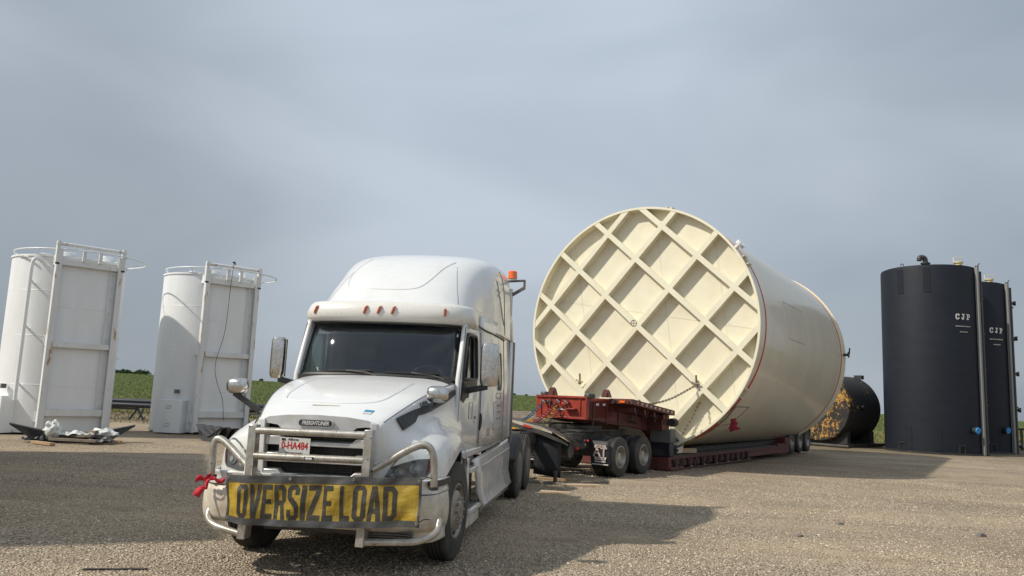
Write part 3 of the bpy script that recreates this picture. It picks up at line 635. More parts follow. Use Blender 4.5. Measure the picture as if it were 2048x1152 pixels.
# raised outline of the pressed panel on the fairing front
out = [(-.60,3.60),(-.70,3.35),(-.66,3.14),(-.56,3.07),(-.2,3.05),(.15,3.05),(.34,3.09),(.44,3.22),(.52,3.42),(.62,3.56)]
P = [on_front(RB, p.x, p.z, -.006) for p in cr1([(x, 0, z) for x, z in out], 6)]
MB().tube(P, .013, 6).build('fairing_crease', m_white, roof)
for s in (-1, 1):
    P = [on_front(RB, (.86-.0*k)*s*(1-.03*k), 2.88+.085*k, -.002) for k in range(8)]
    MB().tube(P, .004, 5).build('fairing_seam', m_softseam, roof)
    P = [Vector((xs_side(y, z)*s+.012*s, y, z)) for y, z in [(1.0,2.66),(1.3,2.655),(1.8,2.625),(2.4,2.60),(3.1,2.585)]]
    MB().tube(P, .012, 6).build('drip_rail', m_black, roof)
    P = [on_side(RB, 3.06-.10*max(0, (z-3.0))**1.3, z, .0, s, 1.19) for z in np.linspace(2.66, 3.62, 12)]
    MB().tube(P, .007, 5).build('fairing_rear_seam', m_seam, roof)
    MB().grid([[Vector(((1.20 if z < 2.8 else 1.20-.10*(z-2.8)/.7-.10*max(0,z-3.35))*s, y, z)) for z in (2.60,2.8,3.1,3.4,3.58)] for y in (3.76,3.86,3.97)]).build('roof_extender', m_white, roof, solid=.03)
    # rear edge of the fairing
    MB().box(min(1.05*s,1.18*s), max(1.05*s,1.18*s), 3.72, 3.76, 2.62, 3.45).build('fairing_end', m_white, roof)
    if s > 0:
        P = [on_side(RB, 2.58+.42*(t**1.4), 3.42-.62*t, .004, s, 1.16) for t in np.linspace(0, 1, 12)]
        MB().tube(P, .008, 5).build('grab_strip', m_rim, roof)
        for t in (.25, .38): 
            a = on_side(RB, 2.46+.3*t, 3.42-.55*t, .006, s, 1.16); b = on_side(RB, 2.60+.3*t, 3.40-.55*t, .006, s, 1.16); MB().bar(a, b, .012, .02).build('strip_clip', m_rim, roof)
MB().box(-1.1, 1.1, 3.70, 3.74, 1.1, 3.55).build('cab_rear_wall', m_white, cab)
# exhaust-side dark stack behind the extender with beacon bracket
mb = MB(); mb.tube([(1.14,3.90,2.3),(1.14,3.90,3.48)], .028, 10); stk = mb.build('aerial_post', m_rimdark, TR)
mb = MB(); mb.bar((1.13,3.86,3.36),(1.36,3.86,3.50),.03,.05).bar((1.36,3.86,3.48),(1.36,3.86,3.62),.05,.035).bar((1.06,3.86,3.60),(1.37,3.86,3.62),.05,.03); br = mb.build('beacon_bracket', m_rimdark, TR)
MB().lathe([(0,.135),(.055,.13),(.072,.115),(.075,.02),(.078,0),(0,0)], (1.16,3.86,3.645), 'z', 20).build('beacon', m_beacon, br)

# ---- mirrors
for s in (-1, 1):
    mr_ = empty('door_mirror', (0,0,0), 0, TR)
    cx = 1.345*s if s > 0 else 1.345*s; yy = .78
    G = []
    for z, w_ in ((1.86,.02),(1.87,.085),(1.91,.108),(2.0,.112),(2.2,.112),(2.33,.108),(2.375,.088),(2.385,.02)):
        w_ = w_*(.80 if s < 0 else 1)
        G.append([Vector((cx+w_*1.0*math.copysign(abs(math.cos(a))**.55, math.cos(a)), yy+.075*math.copysign(abs(math.sin(a))**.7, math.sin(a))*min(1, w_/.1), z)) for a in np.linspace(0, 2*math.pi, 25)])
    sh = MB().grid(G).build('mirror_shell', m_chrome, mr_, smooth=50)
    hw_ = .075 if s < 0 else .095
    MB().box(cx-hw_, cx+hw_, yy+.07, yy+.095, 1.89, 2.36).build('mirror_glass', m_black, mr_, bevel=.02)
    x1 = 1.06*s
    MB().bar((x1, .82, 1.80), (cx-.02*s, yy+.01, 1.86), .06, .07).bar((x1, .95, 1.76), (x1, .72, 1.84), .04, .10).build('mirror_arm', m_black, mr_, bevel=.012)
    hm = empty('hood_mirror', (0,0,0), 0, TR)
    cx, yy, zz = (1.00, -.42, 1.75) if s > 0 else (-1.235, -.42, 1.755)
    G = []
    for t, w_ in ((-1,.15),(-.9,.7),(-.6,.95),(0,1),(.6,.95),(.9,.7),(1,.15)):
        G.append([Vector((cx+.118*t, yy+.075*w_*math.cos(a), zz+.088*w_*math.copysign(abs(math.sin(a))**.7, math.sin(a)))) for a in np.linspace(0, 2*math.pi, 21)])
    MB().grid(G).build('mirror_shell', m_chrome, hm, smooth=60)
    MB().box(cx-.09, cx+.09, yy+.055, yy+.075, zz-.065, zz+.065).build('mirror_glass', m_black, hm, bevel=.02)
    if s < 0: MB().bar((-1.27,-.42,1.68), (-.93,-.40,1.47), .05, .06).bar((-.94,-.40,1.50), (-.92,-.40,1.36), .06, .06).build('mirror_arm', m_black, hm, bevel=.012)
    else: MB().bar((1.01,-.40,1.68), (.93,-.34,1.62), .035, .035).build('mirror_arm', m_black, hm, bevel=.01)

# ---- lower side fairings and steps
for s in (-1, 1):
    sx = lambda a: a*s
    def hx(name, m, x0, x1, y0, y1, z0, z1, parent=None, bev=.012):
        return MB().box(min(x0*s,x1*s), max(x0*s,x1*s), y0, y1, z0, z1).build(name, m, parent or TR, bevel=bev)
    # flush panel, slightly flared at the hem
    G = []
    for t in (0,.12,.3,.5,.75,1):
        row = []
        for v_, q_ in ((1.14,0),(1.175,.03),(1.185,.32),(1.175,.60),(1.21,.78),(1.235,.86),(1.20,.90),(1.17,1)):
            ys_ = 1.02+.55*q_; y = ys_+(4.15-ys_)*t; zt = .97+.10*(y-1.0)/3.15; zb_ = .27; row.append(Vector((v_*s, y, zt+(zb_-zt)*q_)))
        G.append(row)
    fa = MB().grid(G).build('side_fairing', m_white, TR, solid=.03)
    MB().tube([(1.187*s,1.52,.86),(1.187*s,4.1,.93)], .005, 5).build('fairing_line', m_white, fa)
    MB().box(min(.8*s,1.16*s), max(.8*s,1.16*s), 4.12, 4.15, .3, 1.05).build('fairing_end', m_white, fa)
    hx('step_well', m_dirtywhite, .80, 1.04, .62, 1.62, .30, 1.02)
    hx('wheelhouse_trim', m_white, 1.10, 1.17, .60, .70, .28, 1.02)
    hx('front_skirt', m_dirtywhite, 1.08, 1.16, .70, 1.55, .20, .36)
    for z, y1 in ((.90, 1.14), (.42, 1.60)):
        stp = hx('step', m_white, .92, 1.20, .72, y1, z-.06, z)
        mb = MB()
        for k in range(5): mb.box(min((.96+.045*k)*s,(.98+.045*k)*s), max((.96+.045*k)*s,(.98+.045*k)*s), .76, y1-.04, z+.001, z+.012)
        mb.build('step_tread', m_rimdark, stp)
# inner wheelhouse darkness: real splash panels
for s in (-1, 1):
    MB().box(min(.55*s,.62*s), max(.55*s,.62*s), -.8, .62, .45, 1.25).box(min(.6*s,1.08*s), max(.6*s,1.08*s), .58, .62, .3, 1.2).build('splash_panel', m_frame, TR)
    MB().box(min(.55*s,1.02*s), max(.55*s,1.02*s), -.86, -.80, .45, 1.0).build('splash_panel', m_frame, TR)
# chassis
ch = MB(); 
for s in (-1, 1): ch.box(min(.36*s,.46*s), max(.36*s,.46*s), -1.0, 7.6, .72, 1.0)
for y in (.0, 1.5, 3.0, 4.6, 5.9, 7.5): ch.box(-.36, .36, y-.05, y+.05, .74, .96)
ch.box(-.9, .9, -.06, .06, .42, .54).box(-1.0,1.0,5.22,5.38,.42,.60).box(-1.0,1.0,6.54,6.70,.42,.60).box(-.4,.4,-.8,1.6,.5,.95)
ch.build('chassis_frame', m_frame, TR)
MB().lathe([(0,.0),(.46,0),(.48,.03),(.48,.06),(0,.06)], (0,5.95,1.06), 'z', 24).build('fifth_wheel', m_frame, TR)
fw = MB(); 
for s in (-1, 1):
    G = [[Vector((x*s, 5.3+.62*math.sin(a)*1.0, .52+.62*math.cos(a))) for x in (.62,1.22)] for a in np.linspace(-1.35, .2, 10)]
    MB().grid(G).build('rear_mudguard', m_black, TR, solid=.02)

# ---- wheels (one builder for all vehicles)
def wheel(parent, loc, s, rz=0.0, R=.52, w=.27, rim='disc', rm=None, front=False, copy_of=None):
    """s = side the hub faces (+1 = +x)"""
    if copy_of is not None:
        o = copy_tree(copy_of, parent); o.location = loc; o.rotation_euler = (0, 0, rz); return o
    wh = empty('wheel', loc, rz, parent); rm = rm or m_rim; h = w/2; rr = R*.55
    prof = [(rr,-h+.02),(rr+.02,-h),(R*.82,-h-.004),(R*.95,-h+.012),(R-.006,-h+.03)]
    nb = 5; bw = (w-.06)/nb
    for k in range(nb):
        a = -h+.03+k*bw
        prof += [(R, a+.004), (R, a+bw-.012)]
        if k < nb-1: prof += [(R-.016, a+bw-.010), (R-.016, a+bw)]
    prof += [(R-.006,h-.03),(R*.95,h-.012),(R*.82,h+.004),(rr+.02,h),(rr,h-.02)]
    ty = MB().lathe(prof, ax='x', n=56, sgn=s).build('tyre', m_rubber, wh, smooth=28)
    if front:   # domed face, ten hand holes, big hub and covers
        p = [(rr+.005,h-.01),(rr-.012,h-.006),(rr-.03,h-.045),(rr-.045,h-.055),(.20,h-.015),(.165,h+.0),(.15,h+.005),(.12,h+.01),(.10,h+.02),(.085,h+.035),(0,h+.04)]
    else:
        p = [(rr+.005,h-.01),(rr-.012,h-.006),(rr-.03,h-.06),(rr-.05,h-.15),(.19,h-.165),(.15,h-.16),(.12,h-.10),(.10,h-.05),(0,h-.045)]
    rb_ = MB().lathe(p, ax='x', n=40, sgn=s)
    for k in range(10):
        a = 2*math.pi*(k+.5)/10; hh = h-.035 if front else h-.157; q = rr*.80 if front else .245
        rb_.m = 1; rb_.lathe([(0,.004),(.026,.004),(.028,-.02)], (s*(hh+(.006 if front else 0)), q*math.cos(a), q*math.sin(a)), 'x', 10, s)
        rb_.m = 2; q = .135; rb_.lathe([(0,.05),(.013,.048),(.018,.0)], (s*(h-.01 if front else h-.165), q*math.cos(2*math.pi*k/10), q*math.sin(2*math.pi*k/10)), 'x', 8, s)
    rb_.m = 1; rb_.lathe([(rr+.005,-h+.01),(rr-.02,-h+.01),(.0,-h+.08)], ax='x', n=30, sgn=s)
    rb_.build('rim', [rm, m_frame, rm if front else m_rim], wh, smooth=40)
    return wh
st_r = wheel(TR, (1.06, 0, .515), 1, R_(-3.0), front=True, rm=mat('dusty_front_wheel', (.36,.32,.28), .5, metal=.4, var=(.20,.16,.12), var_scale=8, var_amt=.8))
wheel(TR, (-1.06, 0, .515), 1, math.pi-R_(3.0), copy_of=st_r)
dw = None
for y in (5.3, 6.62):
    for x, s in ((1.10, 1), (-1.10, -1)):
        if dw is None: dw = wheel(TR, (x, y, .515), 1, 0, rm=m_rimdark, w=.25)
        else: wheel(TR, (x, y, .515), s, 0 if s > 0 else math.pi, copy_of=dw)
        wheel(TR, (x-.32*s, y, .515), s, 0 if s > 0 else math.pi, copy_of=dw)
# hub-cover faces on the drives (flat aero discs seen edge on)
for y in (5.3, 6.62):
    MB().lathe([(0,.02),(.24,.015),(.285,-.01)], (1.225, y, .515), 'x', 32).build('wheel_cover', m_rimdark, TR)

# ================================================================== OVERSIZE LOAD banner and ribbon (hang on the bull bar)
BX0, BX1, BZ0, BZ1 = -.745, 1.137, .505, .915
def ban(x, z, off=0.0):
    u = (x-BX0)/(BX1-BX0); v = (z-BZ0)/(BZ1-BZ0)
    y = -1.475+.012*math.sin(9*u*math.pi+1.1)*(1-.3*v)+.008*math.sin(23*u+5*v)+.006*math.sin(37*u-7*v)+.010*noise.noise(Vector((x*5, z*9, .3)))+.006*noise.noise(Vector((x*13, z*16, 1.3)))
    if x < -.60: y += (-.60-x)*.45
    zz = z+.074*u-.022*math.sin(math.pi*min(1, u*1.05))*(1-v)+.012*(1-v)*max(0, .1-u)*8
    xx = x+.012*math.sin(v*6)*(1 if u < .02 else 0)
    return Vector((xx, y-off, zz))
def rect(x0, x1, z0, z1): return [(x0,z0),(x1,z0),(x1,z1),(x0,z1)]
bn = empty('oversize_banner', (TR.location.x, TR.location.y, 0), TR.rotation_euler.z)
tag(bn, 'yellow OVERSIZE LOAD banner with dark hem tied across the truck bull bar', 'banner')
mapped('banner_cloth', poly_mesh_fill([rect(BX0, BX1, BZ0, BZ1)], .03), lambda x, z: ban(x, z), m_yellow, bn, .003)
hemp = [rect(BX0-.004, BX1+.004, BZ1-.052, BZ1+.012), rect(BX0-.004, BX1+.004, BZ0-.012, BZ0+.045), rect(BX0-.006, BX0+.016, BZ0, BZ1), rect(BX1-.018, BX1+.006, BZ0, BZ1)]
for k, q in enumerate(hemp): mapped('hem', poly_mesh_fill([q], .03), lambda x, z, k=k: ban(x, z, .005+.0012*k), m_hem, bn, .002)
def L_(*p): return list(p)
GL = {
 'O': [[(.22,0),(.78,0),(1,.22),(1,1.78),(.78,2),(.22,2),(0,1.78),(0,.22)], [(.36,.30),(.34,1.70),(.42,1.74),(.58,1.74),(.66,1.70),(.64,.30),(.58,.26),(.42,.26)]],
 'V': [[(0,2),(.36,2),(.50,.62),(.64,2),(1,2),(.70,0),(.30,0)]],
 'E': [[(0,0),(.95,0),(.95,.30),(.34,.30),(.34,.86),(.82,.86),(.82,1.14),(.34,1.14),(.34,1.70),(.95,1.70),(.95,2),(0,2)]],
 'R': [[(0,0),(.34,0),(.34,.80),(.50,.80),(.66,0),(1,0),(.80,.90),(.98,1.08),(1,1.22),(1,1.74),(.80,2),(0,2)], [(.34,1.08),(.34,1.72),(.60,1.72),(.66,1.66),(.66,1.14),(.60,1.08)]],
 'S': [[(.02,.22),(.22,0),(.78,0),(1,.22),(1,.80),(.84,1.02),(.36,1.42),(.34,1.68),(.42,1.74),(.60,1.74),(.66,1.68),(.66,1.45),(.98,1.45),(.98,1.78),(.78,2),(.22,2),(.02,1.78),(.02,1.32),(.14,1.12),(.66,.68),(.66,.32),(.58,.26),(.42,.26),(.34,.32),(.34,.60),(.02,.60)]],
 'I': [[(0,0),(.36,0),(.36,2),(0,2)]],
 'Z': [[(0,0),(.98,0),(.98,.30),(.38,.30),(.98,1.72),(.98,2),(.04,2),(.04,1.70),(.58,1.70),(0,.30)]],
 'L': [[(0,0),(.92,0),(.92,.30),(.34,.30),(.34,2),(0,2)]],
 'A': [[(0,0),(.33,0),(.38,.42),(.62,.42),(.67,0),(1,0),(.70,2),(.30,2)], [(.42,.70),(.50,1.50),(.58,.70)]],
 'D': [[(0,0),(.72,0),(1,.28),(1,1.72),(.72,2),(0,2)], [(.34,.28),(.34,1.72),(.58,1.72),(.66,1.62),(.66,.38),(.58,.28)]],
}
lay = [('O',-.605,.105),('V',-.490,.112),('E',-.370,.105),('R',-.250,.118),('S',-.118,.115),('I',.012,.125),('Z',.072,.13),('E',.220,.105),('L',.385,.10),('O',.500,.128),('A',.640,.135),('D',.790,.128)]
for chn, x0, w_ in lay:
    z0, z1 = .552, .850
    loops = [[(x0+p[0]*w_, z0+p[1]/2*(z1-z0)) for p in lp] for lp in GL[chn]]
    mapped('banner_letter', poly_mesh_fill(loops, .03), lambda x, z: ban(x, z, .0045), m_ink, bn, .001)
for (u_, z_) in ((BX0+.02,.90),(BX0+.02,.53),(BX1-.02,.90),(BX1-.02,.53),(-.1,.905),(.5,.905)):
    c = ban(u_, z_, .008); MB().lathe([(.006,.0),(.007,.004),(.013,.004),(.014,0)], c+Vector((0,-.004,0)), 'y', 12, -1).build('grommet', m_rim, bn)
for s, z_ in ((-1,.90),(1,.90),(1,.53)):
    c = ban(BX0+.02 if s < 0 else BX1-.02, z_, .01); MB().tube([c, c+Vector((.05*s,.06,.03)), c+Vector((.07*s,.20,.01))], .005, 5).build('tie_cord', m_cable, bn)
# ribbon
rb = MB(); random.seed(3)
def strip(mb, p0, d, L0, w0, w1, curl, n=9, side=Vector((0,0,1))):
    G = []
    for i in range(n+1):
        t = i/n; c = Vector(p0)+Vector(d)*L0*t+Vector((0, -.03*math.sin(t*curl), .018*math.sin(t*curl*1.3)))
        w_ = w0+(w1-w0)*t; sd_ = Vector((side.x, side.y+.5*math.sin(t*curl), side.z)).normalized(); G.append([c-sd_*w_/2, c+sd_*w_*.08+Vector((0,-.012,0)), c+sd_*w_/2])
    mb.grid(G)
strip(rb, (-1.10,-1.30,.87), (-1,-.1,-.15), .15, .02, .065, 7)
strip(rb, (-1.10,-1.30,.86), (1,-.1,-.05), .13, .03, .045, 6)
strip(rb, (-1.10,-1.31,.86), (-.65,-.1,-.75), .19, .02, .075, 8, side=Vector((.7,0,-.5)))
strip(rb, (-1.11,-1.31,.90), (-.8,0,-.55), .10, .03, .06, 6, side=Vector((.7,0,.5)))
rb.tube([(-1.13,-1.31,.85),(-1.10,-1.33,.87),(-1.07,-1.31,.86)], [.008,.02,.008], 8)
ro = rb.build('ribbon_flag', m_ribbon, None, smooth=25, solid=.002); ro.location = TR.location+Vector((.13,0,.0)); ro.rotation_euler = TR.rotation_euler
tag(ro, 'crumpled red ribbon flag tied to the left hoop of the truck bull bar', 'flag')

# ================================================================== JEEP DOLLY + LOWBOY TRAILER (trailer space: y runs back along the deck)
TLOC = (1.85, 19.04, 0); TRZ = R_(-35.5)
JD = empty('jeep_dolly', TLOC, TRZ); tag(JD, 'black tandem axle jeep dolly between the white truck and the dark red gooseneck', 'dolly')
mb = MB()
for s in (-1, 1): mb.box(min(.36*s,.48*s), max(.36*s,.48*s), -5.0, 1.35, .78, 1.02)
for y in (-4.6,-3.4,-2.2,-1.2,-.35,.85,1.2): mb.box(-.36,.36,y-.06,y+.06,.80,.99)
mb.box(-1.0,1.0,-.42,-.28,.42,.58).box(-1.0,1.0,.80,.94,.42,.58)
for s in (-1, 1):
    mb.box(min(.50*s,.60*s), max(.50*s,.60*s), -.7, 1.3, .60, .76); mb.box(min(.40*s,.66*s), max(.40*s,.66*s), -1.6, -1.0, .62, .98)
mb.build('dolly_frame', m_frame, JD, bevel=.01)
mb = MB().box(-.70,.70,-1.75,-1.70,.40,.98).cyl((-.3,-1.9,.62),(.45,-1.9,.62),.14,20).cyl((.50,-2.2,.62),(1.0,-2.2,.62),.13,20)
mb.build('air_tank', m_frame, JD)
MB().lathe([(0,.0),(.62,0),(.64,.03),(.64,.10),(.60,.13),(0,.13)], (0,-.35,1.02), 'z', 32).build('turntable', m_frame, JD)
MB().box(-.62,.62,-1.15,.5,1.0,1.04).box(.2,.34,-1.18,-1.14,.86,.92).build('turntable_bed', m_frame, JD)
for k, x in enumerate((.42,.52,.62,.72)):
    MB().box(x, x+.09, -1.10, -1.095, .80, .835).build('reflector', m_reflw if k % 2 == 0 else m_strap, JD)
# bent white mudguard sheet over the dolly neck with plain black flap under it
def wl(x, y, z):  # world -> trailer space
    d = Vector((x-TLOC[0], y-TLOC[1], 0)); c, s_ = math.cos(-TRZ), math.sin(-TRZ); return Vector((d.x*c-d.y*s_, d.x*s_+d.y*c, z))
G = []
prof = [(-.32,16.9,1.37),(-.02,16.7,1.31),(.35,16.5,1.245),(.70,16.4,1.18),(.95,16.3,1.08),(1.18,16.25,.98),(1.30,16.2,.90)]
for (x, y, z) in prof: G.append([wl(x, y, z-.02), wl(x+.02, y+.25, z-.01), wl(x+.12, y+.6, z-.03), wl(x+.2, y+.9, z-.10)])
mg = MB().grid(G).build('mudguard', m_frame, JD, smooth=60, solid=.02)
mb = MB()
for k_, (i0, i1, m_) in enumerate(((1,4,m_plate),(4,6,m_palewood))):
    Gf = [[wl(prof[i][0], prof[i][1]-.035, prof[i][2]-.035), wl(prof[i][0], prof[i][1]-.035, prof[i][2]-(.105 if k_ == 0 else .06)+(.03 if i in (i0, i1) else 0))] for i in range(i0, i1+1)]
    MB().grid(Gf).build('mudguard_edge', m_dirtywhite if k_ == 0 else m_, mg, smooth=0, solid=.012)
for i in range(len(prof)-1):
    a = wl(*prof[i]); b = wl(*prof[i+1]); k0 = .04+.11*math.sin(math.pi*i/6.0); k1 = .04+.11*math.sin(math.pi*(i+1)/6.0); o = wl(prof[i][0]-.02, prof[i][1]-.03, 0)-wl(prof[i][0], prof[i][1], 0)
    mb.add([a+o+Vector((0,0,-.10-k0*.6)), b+o+Vector((0,0,-.10-k1*.6)), b+o+Vector((0,0,-.10)), a+o+Vector((0,0,-.10))], [(0,1,2,3)])
mb.build('mudguard_skirt', m_frame, mg, smooth=0, solid=.015)
mb = MB(); mb.add([wl(.35,16.45,1.13)+Vector((0,0,.0)), wl(.52,16.40,1.09), wl(.52,16.40,1.135), wl(.35,16.45,1.175)], [(0,1,2,3)]); mb.build('reflector', m_strap, mg, smooth=0, solid=.01)
for dx in (0,):
    G = [[wl(.60+.56*i/5, 16.52-.03*i, .16+.78*j/4-.012*i+.01*math.sin(j*2)) for j in range(5)] for i in range(6)]
    MB().grid(G).build('mud_flap', m_flap, JD, solid=.02)
# lettered flaps in front of the dolly wheels
def flap(x0, x1, y, zt, zb, name='mud_flap'):
    G = [[Vector((x0+(x1-x0)*i/6+(.02+.13*(1-i/6))*(1-j/5), y-.010*math.sin(math.pi*j/5)+.008*math.sin(i*1.3), zb+(zt-zb)*j/5+.03*(i/6)*(1-j/5))) for j in range(6)] for i in range(7)]
    fl = MB().grid(G).build(name, m_flap, JD, solid=.015)
    def fm(ox, oz): return lambda x, z: Vector(((x0+x1)/2+.05+x*1.2+ox, y-.034, (zt+zb)/2+z*1.2+oz*1.2))
    mapped('flap_band', poly_mesh_fill([[(-.13,0),(.13,0),(.11,.055),(-.11,.055)]]), fm(0,.13), m_reflw, fl, .002)
    mapped('flap_word', text_faces('ARNE\'S', .055, .001, sx=1.0), lambda x, z: fm(0,.157)(x, z)+Vector((0,-.004,0)), m_maroon, fl, .001)
    mapped('flap_emblem', text_faces('AT', .24, .006, sx=.95), fm(0,.045), m_print, fl, .002)
    mapped('flap_band', poly_mesh_fill([[(-.11,0),(.11,0),(.13,.055),(-.13,.055)]]), fm(.01,-.095), m_reflw, fl, .002)
    mapped('flap_word', text_faces('TRAILER', .055, .001, sx=.9), lambda x, z: fm(.01,-.068)(x, z)+Vector((0,-.004,0)), m_maroon, fl, .001)
    mapped('flap_lines', poly_mesh_fill([rect(-.11,.12,0,.022), rect(-.16,.18,-.05,-.03)]), fm(0,-.135), m_reflw, fl, .002)
flap(.66, 1.22, -.86, .82, .20)
flap(-1.20, -.66, -.86, .76, .20)
for y in (-.35, .87):
    for s in (1, -1):
        wheel(JD, (1.12*s, y, .455), s, 0 if s > 0 else math.pi, w=.25, R=.455, rm=m_rim) if y == -.35 and s == 1 else None
w0 = [o for o in bpy.data.objects if o.parent == JD and o.name.startswith('wheel')][0]
for y in (-.35, .87):
    for s in (1, -1):
        if not (y == -.35 and s == 1): wheel(JD, (1.12*s, y, .455), s, 0 if s > 0 else math.pi, copy_of=w0)
        wheel(JD, (.80*s, y, .455), s, 0 if s > 0 else math.pi, copy_of=w0)

LB = empty('lowboy_trailer', TLOC, TRZ); tag(LB, 'dark red lowboy trailer with a gooseneck carrying the huge cream tank', 'trailer')
# gooseneck: red headboard box, wing platform, sloping neck and drop
mb = MB().box(-.70,.70,-1.02,-.94,1.27,1.79).box(-.70,.70,-.94,.2,1.30,1.77)
hb_ = mb.build('headboard', m_red, LB, bevel=.012)
mb = MB().bar((-.68,-1.04,1.78),(.68,-1.04,1.78),.05,.05).bar((-.68,-1.04,1.30),(.68,-1.04,1.30),.05,.05).bar((.685,-1.045,1.27),(.685,-1.045,1.80),.035,.035)
mb.build('headboard_rim', m_red, hb_, bevel=.006)
mapped('headboard_mark', poly_mesh_fill([rect(-.08,.12,1.475,1.51)]), lambda x, z: Vector((x, -1.025, z)), m_reflw, hb_, .002)
MB().box(.14,.44,-1.16,-1.02,1.49,1.52).build('shelf', m_red, hb_, bevel=.005)
for k, y in enumerate((-.62,-.30)): mapped('neck_reflector', poly_mesh_fill([rect(y,y+.14,1.60,1.655)]), lambda y_, z: Vector((.705, y_, z)), m_reflw, hb_, .002)
neck = [(-.94,1.28),(-.94,1.70),(.10,1.76),(2.6,1.45),(3.0,1.40),(3.0,.36),(2.55,.36),(2.45,.80),(2.1,1.00),(1.2,1.10),(.2,1.16)]
mb = MB()
for s in (-1, 1): mb.prism(neck, lambda y, z, s=s: Vector((.70*s, y, z)), lambda y, z, s=s: Vector((.55*s, y, z)))
mb.box(-.55,.55,-.9,2.9,1.30,1.36)
mb.build('gooseneck', m_maroon, LB, bevel=.01)
pf = MB(); pf.hexa([(.70,.03,1.66),(1.30,.06,1.66),(1.30,2.55,1.40),(.70,2.55,1.40),(.70,.03,1.78),(1.30,.06,1.79),(1.30,2.55,1.53),(.70,2.55,1.53)])
pf.hexa([(-1.30,.06,1.66),(-.70,.03,1.66),(-.70,2.55,1.40),(-1.30,2.55,1.40),(-1.30,.06,1.79),(-.70,.03,1.78),(-.70,2.55,1.53),(-1.30,2.55,1.53)])
pf.hexa([(-.70,.3,1.70),(.70,.3,1.70),(.70,2.55,1.46),(-.70,2.55,1.46),(-.70,.3,1.74),(.70,.3,1.74),(.70,2.55,1.50),(-.70,2.55,1.50)])
wgp = pf.build('wing_platform', m_maroon, LB, bevel=.01)
for k in range(9):
    y = .30+k*.25; z = 1.725-.105*y
    mapped('reflector', poly_mesh_fill([rect(y,y+.085,z-.022,z+.028)]), lambda y_, z_: Vector((1.302, y_, z_)), m_reflw if k % 3 else m_print, wgp, .003)
MB().box(.98,1.12,.02,.045,1.69,1.74).build('side_lamp', m_beacon, wgp); MB().box(.80,.88,.0,.03,1.68,1.75).cyl((1.2,.045,1.715),(1.2,.02,1.715),.03,10).build('side_lamp', m_black, wgp)
mb = MB()
for y in (.35,.9,1.45,2.0): mb.box(.70,1.24,y-.03,y+.03,1.50-.10*y,1.62-.10*y)
mb.box(.70,1.12,2.15,2.6,1.02,1.42)
mb.build('outrigger', m_maroon, LB, bevel=.008)
MB().box(.72,1.30,2.28,2.62,.70,1.04).build('drop_box', mat('grey_drop_panel', (.12,.125,.12), .6, var=(.08,.085,.08), var_scale=3), LB, bevel=.02)
MB().box(.72,1.28,2.30,2.55,.34,.70).build('drop_flap', m_pipe, LB, bevel=.02)
MB().cyl((1.22,2.50,1.22),(1.22,2.72,1.22),.11,16).build('tool_tube', m_rubber, LB)
# welded gussets, bolt rows and loose chain on the gooseneck
for x in (-.55,-.30,.52): MB().box(x-.012,x+.012,-1.045,-1.02,1.32,1.76).build('stiffener', m_red, hb_)
for x in np.linspace(-.62,.62,9): MB().cyl((x,-1.025,1.335),(x,-1.04,1.335),.012,6).build('bolt', m_maroon, hb_)
for y in (-.75,-.1,.5,1.15,1.8): MB().box(.70,.725,y-.012,y+.012,1.16+.02*y,1.66-.09*max(0,y)).build('web_stiffener', m_maroon, LB)
MB().bar((.715,-.9,1.30),(.715,2.2,1.12),.05,.02).build('lower_flange', m_maroon, LB)
for k, y in enumerate((.2,.75,1.3,1.85)):
    MB().tube([Vector((1.28,y,1.62-.105*y)), Vector((1.25,y+.10,1.42-.105*y)), Vector((1.20,y+.22,1.36-.105*y)), Vector((1.22,y+.36,1.60-.105*y))], .012, 6).build('hanging_line', m_cable, LB)
mb = MB()
for k in range(10): mb.tube([Vector((.78+.035*math.cos(a)+.02*(k%3), .9+.05*k, 1.30-.012*k+.03*math.sin(a+k))) for a in np.linspace(0, 2*math.pi, 9, endpoint=False)], .009, 5, closed=True)
mb.build('stowed_chain', m_chain, LB)
MB().tube([Vector((.45,-1.9,.8)), Vector((.62,-1.6,.9)), Vector((.70,-1.2,.78)), Vector((.66,-1.0,.95))], .018, 6).tube([Vector((.30,-2.0,.85)), Vector((.50,-1.7,.78)), Vector((.60,-1.3,.88)), Vector((.55,-.95,1.0))], .014, 6).build('brake_line', m_cable, JD)
MB().cyl((.60,-1.62,.86),(.60,-1.72,.86),.09,16).cyl((.60,-1.70,.86),(.60,-1.75,.86),.03,10).build('hub_valve', m_rimdark, JD)
MB().box(.52,.60,-1.66,-1.60,.60,.66).box(.68,.74,-1.5,-1.44,.62,.68).build('red_valve', m_strap, JD)
